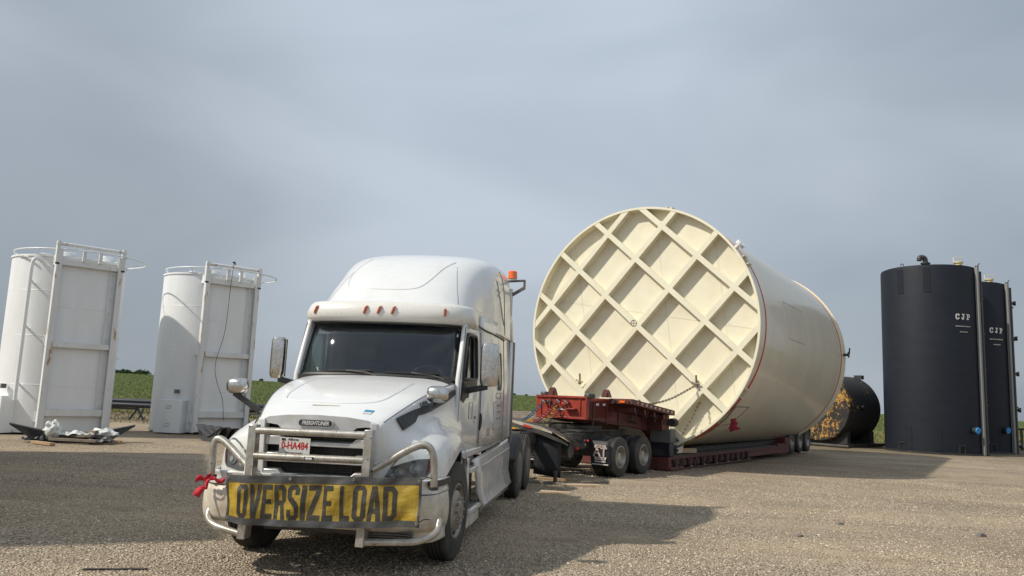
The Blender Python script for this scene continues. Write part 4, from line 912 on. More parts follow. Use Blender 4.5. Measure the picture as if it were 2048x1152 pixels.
# stake brackets, glad hands and coiled hoses
for x, y, zz in ((-.28,-.98,1.80),(.64,-.02,1.80)):
    mb = MB().prism([(-.13,0),(.13,0),(.07,.16),(.03,.19),(-.03,.19),(-.07,.16)], lambda a, z: Vector((x+a, y-.03, zz+z)), lambda a, z: Vector((x+a, y+.06, zz+z)))
    mb.box(x+.02,x+.06,y-.06,y+.09,zz+.02,zz+.12); mb.build('lift_bracket', m_maroon, LB, bevel=.006)
MB().lathe([(0,.1),(.11,.1),(.13,.07),(.13,0),(0,0)], (.68,-.88,1.77), 'z', 16).build('neck_cap', m_black, LB)
MB().lathe([(0,.09),(.10,.09),(.12,.06),(.12,0),(0,0)], (-.48,-.95,1.79), 'z', 16).build('neck_cap', m_black, LB)
for x, z, m_ in ((-.42,1.66,m_chrome),(-.27,1.66,m_frame),(-.02,1.68,m_chrome),(.12,1.62,m_strap),(.20,1.66,m_chrome),(-.12,1.60,m_maroon)):
    MB().cyl((x,-1.04,z),(x,-1.14,z-.02),.035,12).tube([(x-.04,-1.12,z+.02),(x,-1.15,z),(x+.05,-1.13,z-.03)], .018, 8).build('hose_coupling', m_, LB)
def coil(p0, p1, r, turns, rt, mcol, label, sag=.12):
    P = []; p0 = Vector(p0); p1 = Vector(p1); N = turns*12
    for i in range(N+1):
        t = i/N; c = p0.lerp(p1, t)+Vector((0,0,-sag*math.sin(math.pi*t))); a = i/12*2*math.pi; env = min(1, t*12, (1-t)*12)
        P.append(c+Vector((math.cos(a)*r*env, math.sin(a)*r*env*.9, math.sin(a)*r*.25*env)))
    o = MB().tube(P, rt, 6).build('air_hose', mcol, None); o.location = TLOC; o.rotation_euler = (0,0,TRZ); tag(o, label, 'hose', 'coiled air lines at the front of the gooseneck')
coil((-.42,-1.15,1.62),(-.62,-2.1,1.16), .055, 15, .011, m_blueh, 'blue coiled air hose hanging at the left end of the red headboard')
coil((-.10,-1.15,1.58),(-.38,-2.0,1.14), .055, 15, .011, m_redh, 'red coiled air hose hanging from the middle of the red headboard')
coil((-.02,-1.16,1.58),(-.22,-1.9,1.15), .06, 10, .011, m_yelh, 'yellow coiled hose between the red and black ones under the headboard', .2)
coil((.16,-1.15,1.60),(-.10,-1.75,1.15), .04, 12, .009, m_cable, 'black coiled cable nearest the shelf of the red headboard')

# main deck
dk = MB(); dk.box(-1.30,1.30,2.15,12.6,.10,.33).box(-1.38,1.38,2.15,3.0,.02,.10)
deck = dk.build('deck_frame', m_maroon, LB, bevel=.008)
mb = MB()
for k in range(9): mb.box(-1.24+.277*k, -.98+.277*k, 2.62, 12.55, .331, .365)
mb.build('deck_boards', m_deckwood, LB, bevel=.004)
mb = MB().box(1.30,1.345,2.15,8.6,.29,.345).box(1.30,1.345,2.15,8.6,.015,.05).box(1.30,1.33,8.6,12.6,.27,.33)
mb.box(1.02,1.34,2.10,2.20,.02,.34).build('deck_rail', m_maroon, LB, bevel=.006)
for k in range(13):
    y = 2.45+k*.47; a = .12 if k % 2 else -.12
    mb = MB().bar((1.335,y-a*.5,.07),(1.335,y+a*.5,.29),.03,.045,(1,0,0)).bar((1.338,y+.11,.06),(1.338,y+.11,.30),.025,.03,(1,0,0))
    mb.build('chain_bracket', m_frame, LB)
    if k % 2 == 0: MB().box(1.346,1.352,y+.17,y+.24,.055,.085).build('deck_reflector', m_reflw, LB)
mb = MB().box(-1.25,1.28,11.6,13.0,.06,.42).box(-1.0,1.0,12.6,16.0,.55,.80).box(.6,1.32,12.4,13.0,.40,.62)
mb.build('rear_frame', m_maroon, LB, bevel=.01)
MB().box(-1.28,1.28,13.1,15.9,.98,1.05).box(-1.3,1.3,15.9,16.0,.6,1.0).build('wheel_deck', m_frame, LB, bevel=.01)
rw = None
for y in (13.45,14.55,15.65):
    for s in (1,-1):
        for x in (1.16,.86):
            if rw is None: rw = wheel(LB, (x*s,y,.43), 1, 0, w=.24, R=.43)
            else: wheel(LB, (x*s,y,.43), s, 0 if s > 0 else math.pi, copy_of=rw)
# long black skid beams lying on the deck and timber
for x, g in ((.95,'nearer'),(-.75,'farther')):
    o = MB().box(x-.10,x+.10,4.3,12.4,.366,.385).box(x-.10,x+.10,4.3,12.4,.50,.52).box(x-.012,x+.012,4.3,12.4,.385,.50).build('skid_beam', m_frame, None, bevel=.004)
    o.location = TLOC; o.rotation_euler = (0,0,TRZ); tag(o, 'long black steel I-beam lying on the lowboy deck on its %s side' % g, 'beam', 'steel beams on the lowboy deck')
o = MB().box(-.30,.30,-.09,.09,0,.12).build('timber_block', m_palewood, None, bevel=.006)
o.matrix_world = Matrix.Translation(TLOC) @ Matrix.Rotation(TRZ, 4, 'Z') @ Matrix.Translation((1.05,3.9,.385)) @ Matrix.Rotation(R_(62), 4, 'Z')
tag(o, 'pale fresh timber block on the lowboy deck under the cream tank rim', 'timber')
# saddle (grey-blue triangulated steel cradle) under the front rim
sd_ = MB()
for s in (-1, 1):
    fr = [(.25*s,.37),(1.22*s,.37),(1.30*s,.52),(1.02*s,.62),(.25*s,.40)]
    sd_.prism(fr, lambda x, z: Vector((x, 2.78, z)), lambda x, z: Vector((x, 2.84, z)))
    sd_.bar((.85*s,2.72,.40),(1.42*s,2.80,.66),.05,.10,(0,1,0))
sd = sd_.build('tank_saddle', m_bluesteel, None, bevel=.005); sd.location = TLOC; sd.rotation_euler = (0,0,TRZ)
tag(sd, 'blue-grey steel saddle on the lowboy deck cradling the front rim of the cream tank', 'saddle')
for s, lab in ((1,'right'),(-1,'left')):
    pass

# ================================================================== HUGE CREAM TANK
TA = .584; TT = -.016; TRAD = 3.40
TC0 = Vector((3.534, 21.459, 3.82))
TAX = Vector((math.sin(TA)*math.cos(TT), math.cos(TA)*math.cos(TT), math.sin(TT))); TE1 = Vector((math.cos(TA), -math.sin(TA), 0)); TE2 = TE1.cross(TAX)
TM = Matrix(((TE1.x,TAX.x,TE2.x,TC0.x),(TE1.y,TAX.y,TE2.y,TC0.y),(TE1.z,TAX.z,TE2.z,TC0.z),(0,0,0,1)))
def placeT(o): o.matrix_world = TM; return o
CT = placeT(empty('cream_storage_tank')); tag(CT, 'huge cream tank lying on the lowboy trailer with a lattice of ribs across its base', 'tank')
LEN = 11.45; D_ = .27
MB().lathe([(TRAD-.03,.10),(TRAD-.03,LEN)], ax='y', n=160).build('shell', m_creamshell, CT, smooth=60)
MB().lathe([(TRAD-.03,0),(TRAD+.012,0),(TRAD+.012,.10),(TRAD-.03,.10)], ax='y', n=160).lathe([(TRAD-.05,0.0),(TRAD-.03,0.0)], ax='y', n=160).lathe([(TRAD-.05,0),(TRAD-.05,D_)], ax='y', n=160).build('base_ring', m_cream, CT, smooth=30)
MB().lathe([(0,D_),(TRAD-.04,D_)], ax='y', n=160).build('base_plate', m_cream, CT, smooth=0)
MB().lathe([(TRAD-.03,LEN-.10),(TRAD+.03,LEN-.10),(TRAD+.03,LEN),(0,LEN+.45)], ax='y', n=160).build('roof_cone', m_cream, CT, smooth=30)
for fi, ang in enumerate((138.4, 48.2)):
    d = Vector((math.cos(R_(ang)), 0, math.sin(R_(ang)))); nrm = Vector((-math.sin(R_(ang)), 0, math.cos(R_(ang))))
    if nrm.z < 0: nrm = -nrm
    for off in (-2.55,-1.37,0,1.37,2.55):
        y0 = .006+.004*fi; mb = MB()
        def pt(o_, e, y): hh = math.sqrt((TRAD-.036)**2-(off+o_)**2); return nrm*(off+o_)+d*hh*e+Vector((0,y,0))
        for w2, ya, yb in ((.075, y0, y0+.012), (.055, y0+.012, D_+.01)):
            mb.hexa([pt(-w2,-1,ya),pt(-w2,1,ya),pt(w2,1,ya),pt(w2,-1,ya),pt(-w2,-1,yb),pt(-w2,1,yb),pt(w2,1,yb),pt(w2,-1,yb)])
        mb.build('rib', m_cream, CT, smooth=0, bevel=.004)
for (x0, z0, x1, z1) in ((-2.2,2.45,-1.2,-3.05),(.35,3.25,1.25,-3.05),(2.1,2.5,2.7,-1.9),(-3.2,.9,3.2,-.1)):
    MB().tube([Vector((x0+(x1-x0)*t, D_-.002, z0+(z1-z0)*t)) for t in np.linspace(0,1,12)], .0045, 5).build('plate_weld', m_creamshell, CT)
# target mark near the centre
ring = [(-.10+.085*math.cos(a), .08+.085*math.sin(a)) for a in np.linspace(0, 2*math.pi, 24, endpoint=False)]
tmk = MB().tube([Vector((x, -.002, z)) for x, z in ring], .005, 5, closed=True); tmk.box(-.19,-.01,-.003,.004,.077,.083).box(-.103,-.097,-.004,.004,-.01,.17)
tmk.build('target_mark', m_seam, CT)
# shell seams, hatch outline, lugs, nozzles
for y in (2.9,5.8,8.7): MB().lathe([(TRAD-.03,y-.012),(TRAD-.0265,y),(TRAD-.03,y+.012)], ax='y', n=160).build('shell_weld', m_creamshell, CT)
def sh(y, a, off=0): return Vector(((TRAD-.03+off)*math.cos(a), y, (TRAD-.03+off)*math.sin(a)))
def shline(pts, r, m, nm='hatch_outline'): MB().tube([sh(*p) for p in pts], r, 5).build(nm, m, CT)
hp = [(3.0,.30,.0),(5.2,.30,.0),(5.2,-.02,.0),(5.2,-.02,.0),(3.0,-.02,.0),(3.0,.30,.0)]
for (p, q) in ((hp[0],hp[1]),(hp[1],hp[2]),(hp[4],hp[3]),(hp[4],hp[5])):
    shline([(p[0]+(q[0]-p[0])*t, p[1]+(q[1]-p[1])*t, .002) for t in np.linspace(0,1,6)], .007, m_rim)
for a, w_ in ((R_(30),.24),(R_(-31),.24),(R_(76),.16)):
    r1, t1 = .20, .11
    mb = MB(); f = lambda y, t, o: Vector(((TRAD-.03+o)*math.cos(a)-t*math.sin(a), y, (TRAD-.03+o)*math.sin(a)+t*math.cos(a)))
    for sgn in (-1, 1): mb.hexa([f(.12,sgn*w_/2-.012,0),f(.42,sgn*w_/2-.012,0),f(.42,sgn*w_/2+.012,0),f(.12,sgn*w_/2+.012,0),f(.12,sgn*w_/2-.012,t1),f(.42,sgn*w_/2-.012,t1),f(.42,sgn*w_/2+.012,t1),f(.12,sgn*w_/2+.012,t1)])
    mb.hexa([f(.26,-w_/2,0),f(.28,-w_/2,0),f(.28,w_/2,0),f(.26,w_/2,0),f(.26,-w_/2,t1),f(.28,-w_/2,t1),f(.28,w_/2,t1),f(.26,w_/2,t1)])
    mb.build('anchor_chair', m_creamshell, CT, smooth=0)
for a in (R_(38),):
    p = sh(.30, a, 0); q = sh(.30, a, .20); mb = MB().cyl(p, q, .06, 16).cyl(sh(.30,a,.14), sh(.30,a,.17), .13, 20).cyl(sh(.30,a,.185), sh(.30,a,.215), .13, 20)
    for k in range(8):
        o_ = (TE1*0); t = Vector((-math.sin(a), 0, math.cos(a))); v = t*math.cos(k*math.pi/4)*.105+Vector((0,1,0))*math.sin(k*math.pi/4)*.105; mb.cyl(sh(.30,a,.11)+v, sh(.30,a,.245)+v, .013, 6)
    mb.build('flanged_nozzle', m_skidwhite, CT)
for s in (-1, 1):   # rim feet at the bottom right / left
    a = R_(-90+16*s+2); mb = MB(); f = lambda y, t, o: Vector(((TRAD+o)*math.cos(a)-t*math.sin(a), y, (TRAD+o)*math.sin(a)+t*math.cos(a)))
    for g in (-.20, .20): mb.hexa([f(-.02,g-.02,0),f(.42,g-.02,0),f(.42,g+.02,0),f(-.02,g+.02,0),f(-.02,g*.5-.02,.20),f(.42,g*.5-.02,.20),f(.42,g*.5+.02,.20),f(-.02,g*.5+.02,.20)])
    mb.hexa([f(-.02,-.12,.19),f(.42,-.12,.19),f(.42,.12,.19),f(-.02,.12,.19),f(-.02,-.12,.215),f(.42,-.12,.215),f(.42,.12,.215),f(-.02,.12,.215)])
    mb.build('rim_foot', m_cream, CT, smooth=0)
p = sh(LEN-.15, R_(6), 0); MB().cyl(sh(LEN-.1,R_(2),0), sh(LEN-.1,R_(2),.16), .05, 10).cyl(sh(LEN-.1,R_(2),.16), sh(LEN-.1,R_(2),.2), .11, 14).bar(sh(LEN-.1,R_(2),.2), sh(LEN-.1,R_(6),.24), .03, .05).build('valve', m_frame, CT)
# straps over the tank
def strapring(y, a0, a1, w_, name, label, grp, wob=0.0, extra=None):
    G = []
    for t in np.linspace(0, 1, 70):
        a = a0+(a1-a0)*t; ww = w_*(1 if wob == 0 else (.45+.75*min(1, max(0, (t-.78)*8)))); G.append([sh(y-ww/2+wob*t**7, a, .012), sh(y+ww/2+wob*t**7, a, .012)])
    o = placeT(MB().grid(G).build(name, m_strap, None, smooth=60, solid=.006)); tag(o, label, 'strap', grp); return o
strapring(.72, R_(120), R_(-46), .11, 'tie_down_strap', 'red webbing strap around the cream tank just behind its ribbed front rim', 'red straps over the cream tank', -.50)
strapring(10.9, R_(150), R_(-80), .06, 'tie_down_strap', 'red webbing strap around the far end of the cream tank', 'red straps over the cream tank')
# ratchet binder, chain and red hose-like wrap at the lower right rim
bd_ = MB(); A0 = R_(-38); 
bd_.tube([sh(.20,R_(-38),.08), sh(.18,R_(-44),.10), sh(.16,R_(-52),.10), sh(.14,R_(-57),.08)], .018, 8)
bd_.bar(sh(.22,R_(-38),.08), sh(.75,R_(-36),.22), .03, .035).bar(sh(.25,R_(-50),.10), sh(.78,R_(-44),.24), .02, .02).bar(sh(.75,R_(-36),.22), sh(.6,R_(-45),.2), .015, .02)
for k in range(16): bd_.bar(sh(.10,R_(-37-1.1*k),.05), sh(.34,R_(-37-1.1*k),.09), .012, .012)
placeT(bd_.build('ratchet_binder', m_chain, None)); tag(bpy.data.objects['ratchet_binder'], 'steel ratchet binder hooked to the red strap at the cream tank rim', 'binder')
G = [[sh(.12+.20*j/3, R_(-49-12*i/10), .04+.05*math.sin(j*1.4+i*.9)) for j in range(4)] for i in range(11)]
wr = placeT(MB().grid(G).build('strap_bundle', mat('orange_red_webbing', (.60,.075,.03), .7), None, smooth=60, solid=.03)); tag(wr, 'bundled orange-red webbing wrapped under the lower right rim of the cream tank', 'strap')
G = [[sh(.20+.05*j, R_(-64-5*i/5), .05+.02*math.sin(j*2+i)) for j in range(4)] for i in range(6)]
wr = placeT(MB().grid(G).build('yellow_hook', m_yelh, None, solid=.02)); tag(wr, 'small yellow strap hook below the orange-red webbing on the cream tank rim', 'hook')
G = []
for i in range(8):
    t = i/7; c = sh(.60, R_(-44), .14)+Vector((.03*t+.02*math.sin(i), .0, -.30*t)); G.append([c+Vector((-.05-.05*t-.03*(i%2), .03*math.sin(i*2), -.05*(i%2))), c+Vector((0,-.06*math.sin(i*1.9),0)), c+Vector((.06+.10*t+.03*math.sin(i*2.4), .03*math.cos(i*2), .03))])
rf = placeT(MB().grid(G).build('red_flag', mat('shade_darkened_red_cloth', (.30, .035, .05), .9), None, smooth=60, solid=.003)); tag(rf, 'dark red cloth flag hanging from the ratchet binder beside the cream tank rim', 'flag')  # cloth red darkened so its colour carries the shade
# chains
def chain(pts, label, link=.075, r=.011):
    P = cr1(pts, 10); L = [0]
    for i in range(1, len(P)): L.append(L[-1]+(P[i]-P[i-1]).length)
    nl = int(L[-1]/(link*.72)); mb = MB()
    for k in range(nl):
        s_ = (k+.5)/nl*L[-1]; i = max(1, min(len(P)-1, int(np.searchsorted(L, s_)))); t = (s_-L[i-1])/max(1e-6, L[i]-L[i-1]); c = P[i-1].lerp(P[i], t); d = (P[i]-P[i-1]).normalized()
        u = d.cross(Vector((.3,.9,.2))).normalized(); w_ = d.cross(u)
        if k % 2: u, w_ = w_, u
        mb.tube([c+d*(link/2*math.cos(a))+u*(link*.27*math.sin(a)) for a in np.linspace(0, 2*math.pi, 10, endpoint=False)], r, 5, closed=True)
    o = mb.build('chain', m_chain, None); tag(o, label, 'chain', 'tie down chains across the ribbed tank base'); return o
def face(a, b, y=-.03): return TM @ Vector((a, y, b))
def trl(x, y, z): return Matrix.Translation(TLOC) @ Matrix.Rotation(TRZ, 4, 'Z') @ Vector((x, y, z))
pA = trl(.9, 1.4, 1.63); pB = face(1.72, -1.62)
chain([pA, pA.lerp(pB, .5)+Vector((0,0,-.10)), pB], 'weathered chain slung from the red platform up to a rib crossing on the tank base')
chain([face(1.80,-2.05,.12), face(1.55,-2.5,.12), face(1.32,-2.95,.1)], 'short weathered chain hanging inside a lower right cell of the tank base')
for (a, b, lab) in ((1.75,-1.60,'on the right rib crossing where the long chain ends'), (-1.72,-1.62,'on the left rib crossing above the red headboard')):
    mb = MB().cyl(face(a,b,-.03), face(a,b+.26,-.06), .025, 10).tube([face(a-.12,b+.08,-.05), face(a-.03,b+.04,-.06), face(a+.10,b+.02,-.05)], .022, 8).cyl(face(a,b-.02,.0), face(a,b-.02,-.08), .04, 10)
    o = mb.build('chain_hook', m_chain, None); tag(o, 'small rusty chain hook standing '+lab, 'hook', 'chain hooks on the tank base')

# ================================================================== WHITE UPRIGHT TANKS WITH SKID FRAMES
def white_tank(cx, cy, shift, label, cable=False, boxang=0, pipe=True):
    """tank space: +x along the skid frame (left to right as seen), -y towards the viewer of the frame"""
    ang = math.atan2(.79, .61) - R_(8 if not cable else 10)        # direction of the frame in the world
    T = empty('white_upright_tank', (cx, cy, 0), ang); tag(T, label, 'tank', 'white upright tanks with skid frames')
    R = 1.65; H = 5.52 if not cable else 5.58
    MB().lathe([(R,.10),(R,H)], ax='z', n=96).build('shell', m_tankwhite, T, smooth=60)
    MB().lathe([(R,H),(R+.03,H),(R+.03,H-.06),(R,H-.06)], ax='z', n=96).lathe([(R,H),(0,H+.22)], ax='z', n=96).build('roof', m_tankwhite, T, smooth=30)
    MB().lathe([(R+.02,.06),(R+.02,.16),(R,.16)], ax='z', n=96).lathe([(0,.08),(R+.02,.06)], ax='z', n=96).build('base_ring', m_skidwhite, T)
    for z in (1.5,3.0,4.4): MB().lathe([(R,z-.012),(R+.006,z),(R,z+.012)], ax='z', n=96).build('shell_weld', m_tankwhite, T)
    # handrail ring round the roof, shifted out over the walkway
    ra = [Vector((.30+1.95*math.cos(a), -.12+1.90*math.sin(a), H+.17)) for a in np.linspace(0, 2*math.pi, 64, endpoint=False)]
    MB().tube(ra, .020, 8, closed=True).build('handrail', m_tankwhite, T)
    for k in range(9):
        a = 2*math.pi*k/9+.3; p = Vector((.30+1.95*math.cos(a), -.12+1.90*math.sin(a), H+.17)); q = Vector((p.x, p.y, H)); q = Vector((q.x*min(1,1.8/q.length if True else 1), q.y, H)) if False else Vector((p.x*1.62/math.hypot(p.x,p.y), p.y*1.62/math.hypot(p.x,p.y), H-.02)); 
        MB().bar(p, q, .025, .025).build('rail_post', m_tankwhite, T)
    for a, rr, h_ in ((-.6,1.1,.28),(-1.9,1.2,.16),(-2.6,1.0,.12)):
        x, y = rr*math.cos(a), rr*math.sin(a); MB().cyl((x,y,H),(x,y,H+h_),.14,16).cyl((x,y,H+h_*.8),(x,y,H+h_),.19,16).build('roof_nozzle', m_tankwhite, T)
    # skid frame: two channel rails, cross members and the top pull bar
    fy = -(R+.17); s0, s1 = -.98+shift, .92+shift; ft = 5.84 if not cable else 5.86; R2 = R+.0
    for x, nm in ((s0, 1), (s1, -1)):
        mb = MB(); mb.box(x-.02, x+.02, fy-.02, fy+.17, .06, ft-.1); mb.box(min(x, x+.14*nm), max(x, x+.14*nm), fy-.025, fy-.005, .10, 5.65); mb.box(min(x, x+.14*nm), max(x, x+.14*nm), fy+.15, fy+.17, .10, 5.65)
        mb.box(x-.05, x+.05, fy-.03, fy+.12, 5.25, ft-.03)
        mb.build('skid_rail', m_skidwhite, T, bevel=.004)
        MB().box(x-.06, x+.06, fy-.034, fy-.0305, 5.19, 5.245).build('rubber_pad', m_black, T)
    MB().tube([(s0-.06, fy+.02, ft), (s1+.06, fy+.02, ft)], .055, 12).build('pull_bar', m_skidwhite, T)
    for x in (s0, s1): MB().cyl((x-.0, fy+.02, ft-.05), (x, fy+.02, ft+.09), .06, 10).build('bar_collar', m_skidwhite, T)
    for x in ((s0*.66+s1*.34)+.10, (s0*.34+s1*.66)-.04): MB().box(x-.05, x+.05, fy-.02, fy+.04, 5.36, ft).build('short_stile', m_skidwhite, T, bevel=.004)
    for z, hh in ((5.20,.19),(2.66,.17),(.58,.20)):
        MB().box(s0+.14, s1-.14, fy+.02, fy+.06, z, z+hh).box(s0+.14, s1-.14, fy+.06, fy+.16, z+hh-.02, z+hh).box(s0+.14, s1-.14, fy+.06, fy+.16, z, z+.02).build('cross_member', m_skidwhite, T, bevel=.004)
    MB().box(s0+.03, s1-.03, fy+.172, fy+.19, .10, 5.36).build('back_panel', m_tankwhite, T)
    for z in (1.45,3.9): MB().bar((s0+.14,fy+.170,z),(s1-.30,fy+.170,z),.006,.012).build('panel_weld', m_skidwhite, T)
    mb = MB()
    for z in (.4, 2.7, 5.2):
        for x in (s0, min(s1, R-.25)): MB().box(x-.012, x+.012, fy+.17, -math.sqrt(R*R-x*x), z, z+.3).build('gusset', m_tankwhite, T)
    mb = MB()
    for z in np.arange(.9, 5.3, .42): mb.bar((s1-.30, fy+.10, z), (s1-.14, fy+.10, z), .02, .02)
    mb.bar((s1-.31, fy+.10, .8), (s1-.31, fy+.10, 5.36), .02, .03); mb.build('rung_strip', m_skidwhite, T)
    # overflow pipe down the left side
    if pipe:
        a = R_(-138); u = Vector((math.cos(a), math.sin(a), 0)); o = u*(R+.22)
        P = rounded_path([u*(R+.02)+Vector((.25,-.05,5.25)), o+Vector((.05,0,5.42)), o+Vector((0,0,5.1)), o+Vector((0,0,1.02))], .2, 6)
        MB().tube(P, .055, 12).build('drain_pipe', m_tankwhite, T)
        for z in (1.55,3.3,4.7): MB().bar(o+Vector((0,0,z)), u*R+Vector((0,0,z-.12)), .05, .05).build('pipe_bracket', m_tankwhite, T)
        MB().bar(u*(R+.03)+Vector((-.35,.62,5.48)), u*(R+.20)+Vector((-.08,.2,5.42)), .04, .05).build('hoist_arm', m_skidwhite, T)
    else:
        pass
    # valve cabinet at the foot of the shell and a small square fitting
    a = R_(-160 if pipe else -142); u = Vector((math.cos(a), math.sin(a), 0)); v = Vector((-math.sin(a), math.cos(a), 0)); c = u*(R+.12); hw = .48
    def q(au, av, z): return c+u*au+v*av+Vector((0,0,z))
    cb = MB().hexa([q(-.25,-hw,.04),q(.22,-hw,.04),q(.22,hw,.04),q(-.25,hw,.04),q(-.25,-hw,1.14),q(.22,-hw,1.14),q(.22,hw,1.14),q(-.25,hw,1.14)]).build('valve_cabinet', m_tankwhite, T, bevel=.008)
    for z in (.30,.90): MB().tube([q(.225,-.10,z-.04), q(.225,.06,z-.05), q(.225,.12,z+.04), q(.225,-.04,z+.05)], .007, 5, closed=True).build('cabinet_latch', m_rimdark, cb)
    d = c+v*.12; MB().box(d.x-.07, d.x+.07, d.y-.1, d.y+.06, 1.36, 1.50).build('square_fitting', m_rimdark, T, bevel=.01)
    return T, (s0, s1, fy)
WT1, f1 = white_tank(-14.66, 25.30, .13, 'white upright tank at the far left, with an overflow pipe beside its skid frame')
WT2, f2 = white_tank(-11.14, 28.40, .08, 'white upright tank half in shadow with a black cable hanging down its frame', True, pipe=False)
P = [Vector((-.02, f2[2]-.06, 5.98)), Vector((-.06, f2[2]-.05, 5.2)), Vector((-.12, f2[2]-.06, 3.6)), Vector((-.35, f2[2]-.07, 2.5)), Vector((-.28, f2[2]-.07, 1.9)), Vector((.0, f2[2]-.06, 1.2)), Vector((.1, f2[2]-.07, .5))]
o = MB().tube(cr1(P, 6), .009, 6).tube([P[0]+Vector((-.05,0,.02)), P[0]+Vector((0,-.03,.06)), P[0]+Vector((.05,0,-.02))], .03, 6).build('hanging_cable', m_cable, None); o.location = WT2.location; o.rotation_euler = WT2.rotation_euler
tag(o, 'thin black cable hanging in a curve down the frame of the second white tank', 'cable')
# the tank standing just outside the frame whose shadow falls across the yard
T3 = empty('cream_storage_tank', (-13.07, 11.8, 0), 0); tag(T3, 'cream tank lying beyond the left edge of the yard, casting a long shadow', 'tank')
n_ = Vector((-.38, .925, 0)); mb = MB(); Z_ = Vector((0,0,1)); e_ = n_.cross(Z_); RR = 2.75
rings = []
for t in (-5.7, -5.7, 5.7, 5.7):
    r_ = .05 if t in () else RR
    rings.append([n_*t+e_*(RR*math.cos(a))+Z_*(4.0+RR*math.sin(a)) for a in np.linspace(0, 2*math.pi, 65)])
mb.grid([rings[1], rings[2]]); mb.f.append(tuple(range(64))); mb.mi.append(0); mb.f.append(tuple(range(65, 65+64))); mb.mi.append(0)
mb.build('shell', m_creamshell, T3, smooth=40)
mb = MB()
for t in (-3.4, 3.4): mb.prism([(-2.0,0),(2.0,0),(1.6,1.75),(0,1.24),(-1.6,1.75)], lambda a, z, t=t: n_*(t-.15)+e_*a+Z_*z, lambda a, z, t=t: n_*(t+.15)+e_*a+Z_*z)
mb.build('saddle', m_bluesteel, T3)

# ================================================================== BLACK TANKS
def slab_cjp():
    # slab-serif capitals C J P, width x height in metres, built as outlines
    h = .26; L = []
    L.append([(.02,.06),(.07,.0),(.15,.0),(.20,.05),(.20,.09),(.14,.09),(.13,.05),(.09,.05),(.08,.08),(.08,.18),(.09,.21),(.13,.21),(.14,.16),(.20,.16),(.20,.26),(.165,.26),(.155,.24),(.13,.26),(.07,.26),(.02,.20)])
    L.append([(.30,.05),(.33,.0),(.39,.0),(.43,.04),(.43,.215),(.46,.215),(.46,.26),(.33,.26),(.33,.215),(.37,.215),(.37,.055),(.35,.05),(.35,.10),(.30,.10)])
    L.append([(.56,.0),(.69,.0),(.69,.045),(.655,.045),(.655,.10),(.71,.10),(.75,.14),(.75,.22),(.71,.26),(.56,.26),(.56,.215),(.595,.215),(.595,.045),(.56,.045)])
    L.append([(.655,.145),(.675,.145),(.69,.16),(.69,.20),(.675,.215),(.655,.215)])
    vs, fs = poly_mesh_fill([[(x-.385, y-.13) for x, y in lp] for lp in L], .08); return vs, fs
